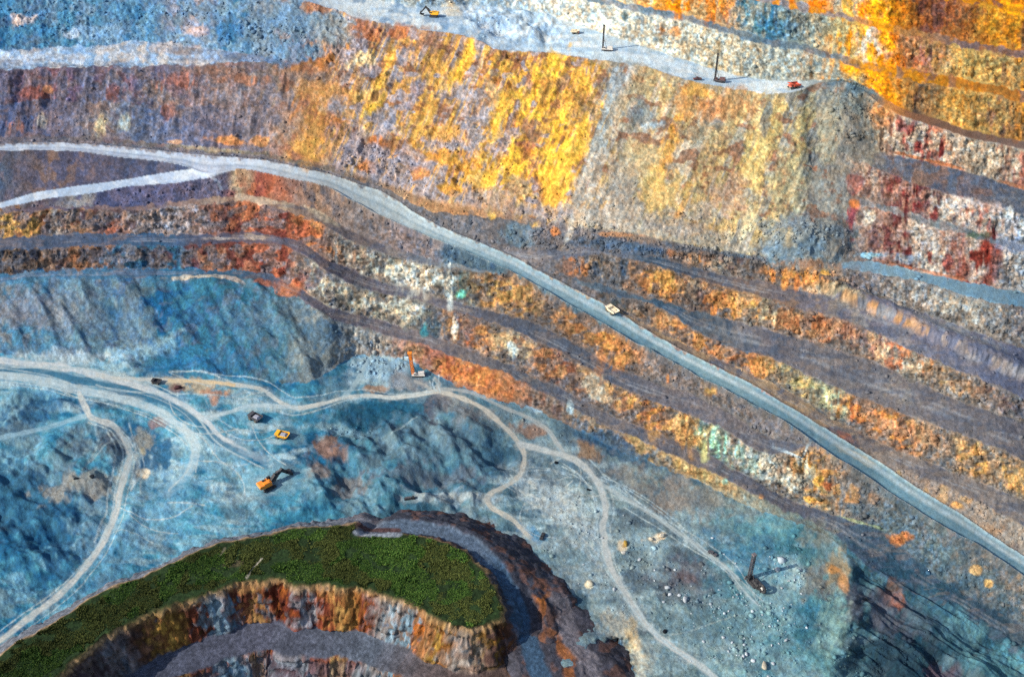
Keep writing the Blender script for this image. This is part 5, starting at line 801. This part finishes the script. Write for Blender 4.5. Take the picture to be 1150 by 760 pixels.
def drill_rig(label, px, py, rz, mastc, housec, mh=20, mw=1.1, tilt=(0, 0), sc=1.0, deck='pale_deck', lean=0, reel=False, cat='drill rig', headc=None):
    t = thing('drill_rig', label, cat, px, py, rz, sc=sc); crawler(t, 6.4, 3.6, .9, 1.3)
    MB().box((0, 0, 1.6), (10.0, 4.2, .5)).build('deck', deck, t)
    MB().box((-2.2, -.2, 2.8), (4.6, 3.0, 1.9), (.97, .95)).cyl((-2.9, .9, 3.6), (-2.9, .9, 4.5), .18, 8).build('engine_house', housec, t, .06)
    cab = MB().box((2.5, 1.4, 2.9), (1.7, 1.5, 2.0), (.92, .95)).build('cab', housec, t, .05); MB().box((3.3, 1.4, 3.2), (.12, 1.3, 1.0)).box((2.5, 2.12, 3.2), (1.3, .1, .9)).build('window', 'window_glass', cab, 0)
    for X_, Y_ in ((4.6, 1.9), (4.6, -1.9), (-4.6, 0)): MB().cyl((X_, Y_, .05), (X_, Y_, 1.9), .22, 10).cyl((X_, Y_, 0), (X_, Y_, .15), .5, 12).build('jack', 'bare_metal', t, 0)
    b = MB(); tx, ty = tilt; h2 = mw/2
    def mp(a, bb, z): return (4.0+a+tx*z, -.5+bb+ty*z, 1.6+z)
    for a in (-h2, h2):
        for c in (-h2, h2): b.beam(mp(a, c, 0), mp(a, c, mh), .32)
    nb = int(mh/1.6)
    for i in range(nb):
        z0, z1 = mh*i/nb, mh*(i+1)/nb; k = 1 if i % 2 else -1
        b.beam(mp(-h2, -h2*k, z0), mp(-h2, h2*k, z1), .2).beam(mp(h2, -h2*k, z0), mp(h2, h2*k, z1), .2).beam(mp(-h2*k, -h2, z0), mp(h2*k, -h2, z1), .2).beam(mp(-h2*k, h2, z0), mp(h2*k, h2, z1), .2).beam(mp(-h2, -h2, z1), mp(h2, -h2, z1), .2).beam(mp(-h2, h2, z1), mp(h2, h2, z1), .2)
    m_ = b.build('mast', mastc, t, 0)
    MB().cyl(mp(0, 0, -1.3), mp(0, 0, mh*.93), .22, 10).build('drill_pipe', 'bare_metal' if headc is None else mastc, m_, 0)
    MB().box(mp(0, 0, mh*.72), (mw*.95, mw*.95, 1.6)).build('rotary_head', headc or mastc, m_, 0)
    MB().box(mp(0, 0, mh), (mw*1.5, mw*1.5, .9)).build('crown', headc or mastc, m_, .05)
    MB().cyl((.6, -.5, 2.0), mp(-h2, 0, mh*.4), .16, 8).build('brace', 'dark_grey_steel', t, 0)
    MB().box((4.0, -.5, .75), (2.0, 2.2, 1.3)).build('dust_hood', 'dark_grey_steel', t, .04)
    if reel:
        rl = MB().ring((-6.6, 0, 3.0), 2.1, .75).build('cable_reel', 'black_steel', t, 0); MB().cyl((-6.6, -.5, 3.0), (-6.6, .5, 3.0), .8, 14).build('hub', 'pale_deck', rl, 0)
        MB().beam((-4.4, .9, 1.6), (-6.6, .9, 3.0), .35).beam((-4.4, -.9, 1.6), (-6.6, -.9, 3.0), .35).beam((-6.6, -.9, 0), (-6.6, -.9, 3.0), .3).beam((-6.6, .9, 0), (-6.6, .9, 3.0), .3).build('reel_stand', 'black_steel', t, 0)
    return t
def pickup(label, px, py, rz, c, sc=1.0, cat='pickup'):
    t = thing('pickup_truck', label, cat, px, py, rz, sc=sc)
    for a in (1.7, -1.6):
        for s_ in (.85, -.85): wheel(t, a, s_, .42, .3)
    MB().prism([(-2.7, .55), (2.7, .55), (2.75, 1.0), (2.5, 1.2), (1.2, 1.25), (-.6, 1.25), (-2.7, 1.2)], -.95, .95).build('body', c, t, .05)
    cab = MB().box((.2, 0, 1.6), (1.9, 1.7, .75), (.75, .88)).build('cab', c, t, .04); MB().box((.2, 0, 1.62), (1.93, 1.4, .45), (.8, .95)).box((.2, 0, 1.62), (1.2, 1.74, .42), (.85, .9)).build('window', 'window_glass', cab, 0)
    for s_ in (.7, -.7): MB().box((2.75, s_, .9), (.08, .35, .2)).build('headlight', 'lamp_lens', t, 0)
    return t
# ------------------------------------------------------------------ the machines
excavator('yellow excavator on the white upper terrace with its dark boom swung left', 487, 19, 172, 'yellow_paint', 'black_steel', 1.15, ((2.4, 2.8), (6.0, 7.2), (9.4, 3.4)))
drill_rig('black masted drill rig with tan house, left of two on the upper terrace', 682, 57, 170, 'black_steel', 'pale_deck', 20, 1.1, sc=.95)
dump_truck('small cream truck with orange front parked beside the dust track behind the upper drill rigs', 646, 38, -12, 'cream_paint', 'red_orange_paint', sc=.75, cat='truck')
drill_rig('black masted drill rig with maroon house, right of two on the upper terrace', 808, 92, 160, 'black_steel', 'maroon_paint', 21, 1.15, deck='dark_grey_steel', sc=.95)
pickup('small maroon pickup at the crest of the yellow slope beside a drill rig', 783, 90, 190, 'maroon_paint', 1.25)
dump_truck('red orange dump truck with ribbed bed at the right end of the upper terrace', 891, 99, 200, 'red_orange_paint', 'red_orange_paint', sc=.95, group=None, ribs=5)
dump_truck('cream haul truck driving on the long diagonal haul road', 687, 351, 128, 'cream_paint', 'dull_yellow_paint', sc=.98, cat='haul truck')
drill_rig('orange drill rig with thick orange mast and pale deck at the foot of the benches', 470, 422, 180, 'orange_paint', 'pale_deck', 20, 2.1, sc=1.0, tilt=(.07, .02), headc='orange_paint')
dump_truck('dark grey haul truck on the blue pit floor, upper left of the yellow one', 287, 471, 150, 'dark_grey_steel', 'dark_grey_steel', sc=1.0, cat='haul truck', load='grey_ore')
dump_truck('yellow haul truck loaded with grey ore on the blue pit floor', 317, 491, 165, 'yellow_paint', 'dull_yellow_paint', load='grey_ore', sc=.95, cat='haul truck')
dump_truck('small black haul truck on the cream track at the left of the pit', 176, 430, 170, 'black_steel', 'black_steel', sc=.7, cat='haul truck')
excavator('large orange mining shovel with black boom digging on the blue pit floor', 301, 547, 38, 'orange_paint', 'black_steel', 1.45, ((2.4, 2.6), (7.6, 6.2), (10.6, 2.9)), cat='shovel', cwt='orange_paint', bw=1.7)
drill_rig('black drill rig with big round cable reel on the rubble floor, lower right', 846, 655, 118, 'dark_grey_steel', 'black_steel', 17, 1.4, deck='black_steel', reel=True, headc='bare_metal', sc=1.1)
pickup('dark pickup parked where the dirt track ends behind the grassy hill', 609, 603, 70, 'black_steel', 1.1)
pickup('dark pickup on the faint straight track leading to the black drill rig', 800, 622, 140, 'dark_grey_steel', 1.1)
t = thing('pump_skid', 'long dark pump skid lying on pale ground behind the grassy hill', 'pump', 460, 560, 8)
MB().box((0, 0, .3), (7.0, 2.0, .5)).build('skid', 'black_steel', t); MB().cyl((-2.8, 0, 1.3), (1.2, 0, 1.3), .8, 14).build('tank', 'dark_grey_steel', t); MB().box((2.4, 0, 1.2), (1.5, 1.6, 1.4)).build('motor', 'black_steel', t); MB().cyl((3.2, 0, 1.0), (5.2, .8, .6), .22, 10).build('pipe', 'bare_metal', t, 0)
# ------------------------------------------------------------------ single boulders one can pick out
def boulder(px, py, r, c, label, group=None, fl_=.62):
    r *= .85 if not group else float(.85*np.random.default_rng(int(px)).uniform(.45, 1.35))
    V_, F_ = ico(2); V_ = V_*(1+.0)
    rs = np.random.default_rng(int(px*13+py*7)); pl = rs.normal(size=(9, 3)); pl /= np.linalg.norm(pl, axis=1, keepdims=True); off = rs.uniform(.42, .85, 9)
    for n_, o_ in zip(pl, off):
        d_ = V_ @ n_; ex = np.maximum(d_-o_, 0); V_ = V_-ex[:, None]*n_
    V_ = V_*(1+.10*(rs.random((len(V_), 1))-.5))*rs.uniform(.75, 1.25, 3)*r; V_[:, 2] *= fl_
    o = tri_object('boulder', V_, F_, np.tile(np.clip(lin(c)*rs.uniform(.75, 1.05)*.66, 0, .8), (len(V_), 1)), M_STONE, 'x'); del o['kind']
    g = ground(px, py); o.location = g+Vector((0, 0, r*fl_*.45)); o.rotation_euler = (0, 0, rs.uniform(0, 6.28)); o['label'] = label; o['category'] = 'boulder'
    if group: o['group'] = group
    return o
boulder(662, 656, 2.6, (236,222,190), 'cream boulder left of the curving cream track above the grassy hill')
boulder(731, 606, 2.4, (240,224,196), 'left of two big cream boulders beside the straight faint track'); boulder(743, 602, 3.0, (244,228,200), 'right of two big cream boulders beside the straight faint track')
boulder(702, 611, 2.6, (206,168,84), 'ochre boulder standing on a white dust patch'); boulder(700, 621, 2.4, (230,224,210), 'white boulder just below the ochre boulder')
boulder(858, 748, 3.2, (220,206,180), 'broad cream boulder at the bottom edge of the drill plateau'); boulder(747, 709, 1.6, (30,34,40), 'small black boulder beside the lower bend of the cream track')
boulder(88, 543, 2.2, (44,52,58), 'left of two dark boulders on the tan patch of the pit floor'); boulder(105, 542, 2.2, (60,62,66), 'right of two dark boulders on the tan patch of the pit floor')
boulder(200, 437, 3.4, (96,62,64), 'dark reddish boulder on the sandy patch below the cream track'); boulder(625, 519, 1.5, (26,34,42), 'black boulder on the scraped ground left of the track fork'); boulder(661, 550, 1.6, (26,34,42), 'black boulder on the scraped ground beside the long curving track')
PB_ = [(690,662,1.2),(749,661,1.6),(752,668,1.3),(770,674,1.9),(763,668,1.1),(745,676,1.3),(718,628,1.3),(735,640,1.1),(676,604,1.4),(688,602,1.1),(818,687,1.7),(776,690,1.1),(800,604,1.4),(826,633,1.0),(812,716,1.3),(822,722,1.2),(835,738,1.4),(846,742,1.4),(838,735,1.1),(868,745,1.6),(872,640,1.5),(886,652,1.3),(892,646,1.2),(878,660,1.1),(898,640,1.2),(856,690,1.1),(790,720,1.0),(866,726,1.3),(700,579,1.0),(655,634,1.2),(735,652,1.1),(758,640,1.0),(650,655,1.0),(776,742,1.0),(882,720,1.2)]
for px, py, r in PB_: boulder(px, py, r, (214,220,222), 'pale grey boulder among scattered stones on the lower right pit floor', 'pale boulders scattered on the pit floor')
# ------------------------------------------------------------------ light
SUN_EL = R(33); sd = Vector((-.955, -.30, 0)).normalized()
sun = bpy.data.lights.new('sun', 'SUN'); sun.energy = 4.3; sun.angle = R(.5); sun.color = (1, .95, .87)
so = link(bpy.data.objects.new('sun', sun))
tosun = Vector((sd.x*math.cos(SUN_EL), sd.y*math.cos(SUN_EL), math.sin(SUN_EL)))
so.rotation_euler = tosun.to_track_quat('Z', 'Y').to_euler(); so.location = (-400, 0, 700)
w = bpy.data.worlds.new('World'); SC.world = w; w.use_nodes = True
sk = w.node_tree.nodes.new('ShaderNodeTexSky'); sk.sky_type = 'NISHITA'; sk.sun_disc = False; sk.sun_elevation = SUN_EL
sk.sun_rotation = math.atan2(sd.x, sd.y)
bg = w.node_tree.nodes['Background']; bg.inputs['Strength'].default_value = .15
w.node_tree.links.new(sk.outputs[0], bg.inputs['Color'])
SC.view_settings.view_transform = 'Standard'; SC.view_settings.look = 'None'; SC.view_settings.gamma = 1; SC.view_settings.use_curve_mapping = False
SC.view_settings.exposure = 0.5
SC.cycles.use_denoising = False; SC.cycles.max_bounces = 4; SC.cycles.diffuse_bounces = 2
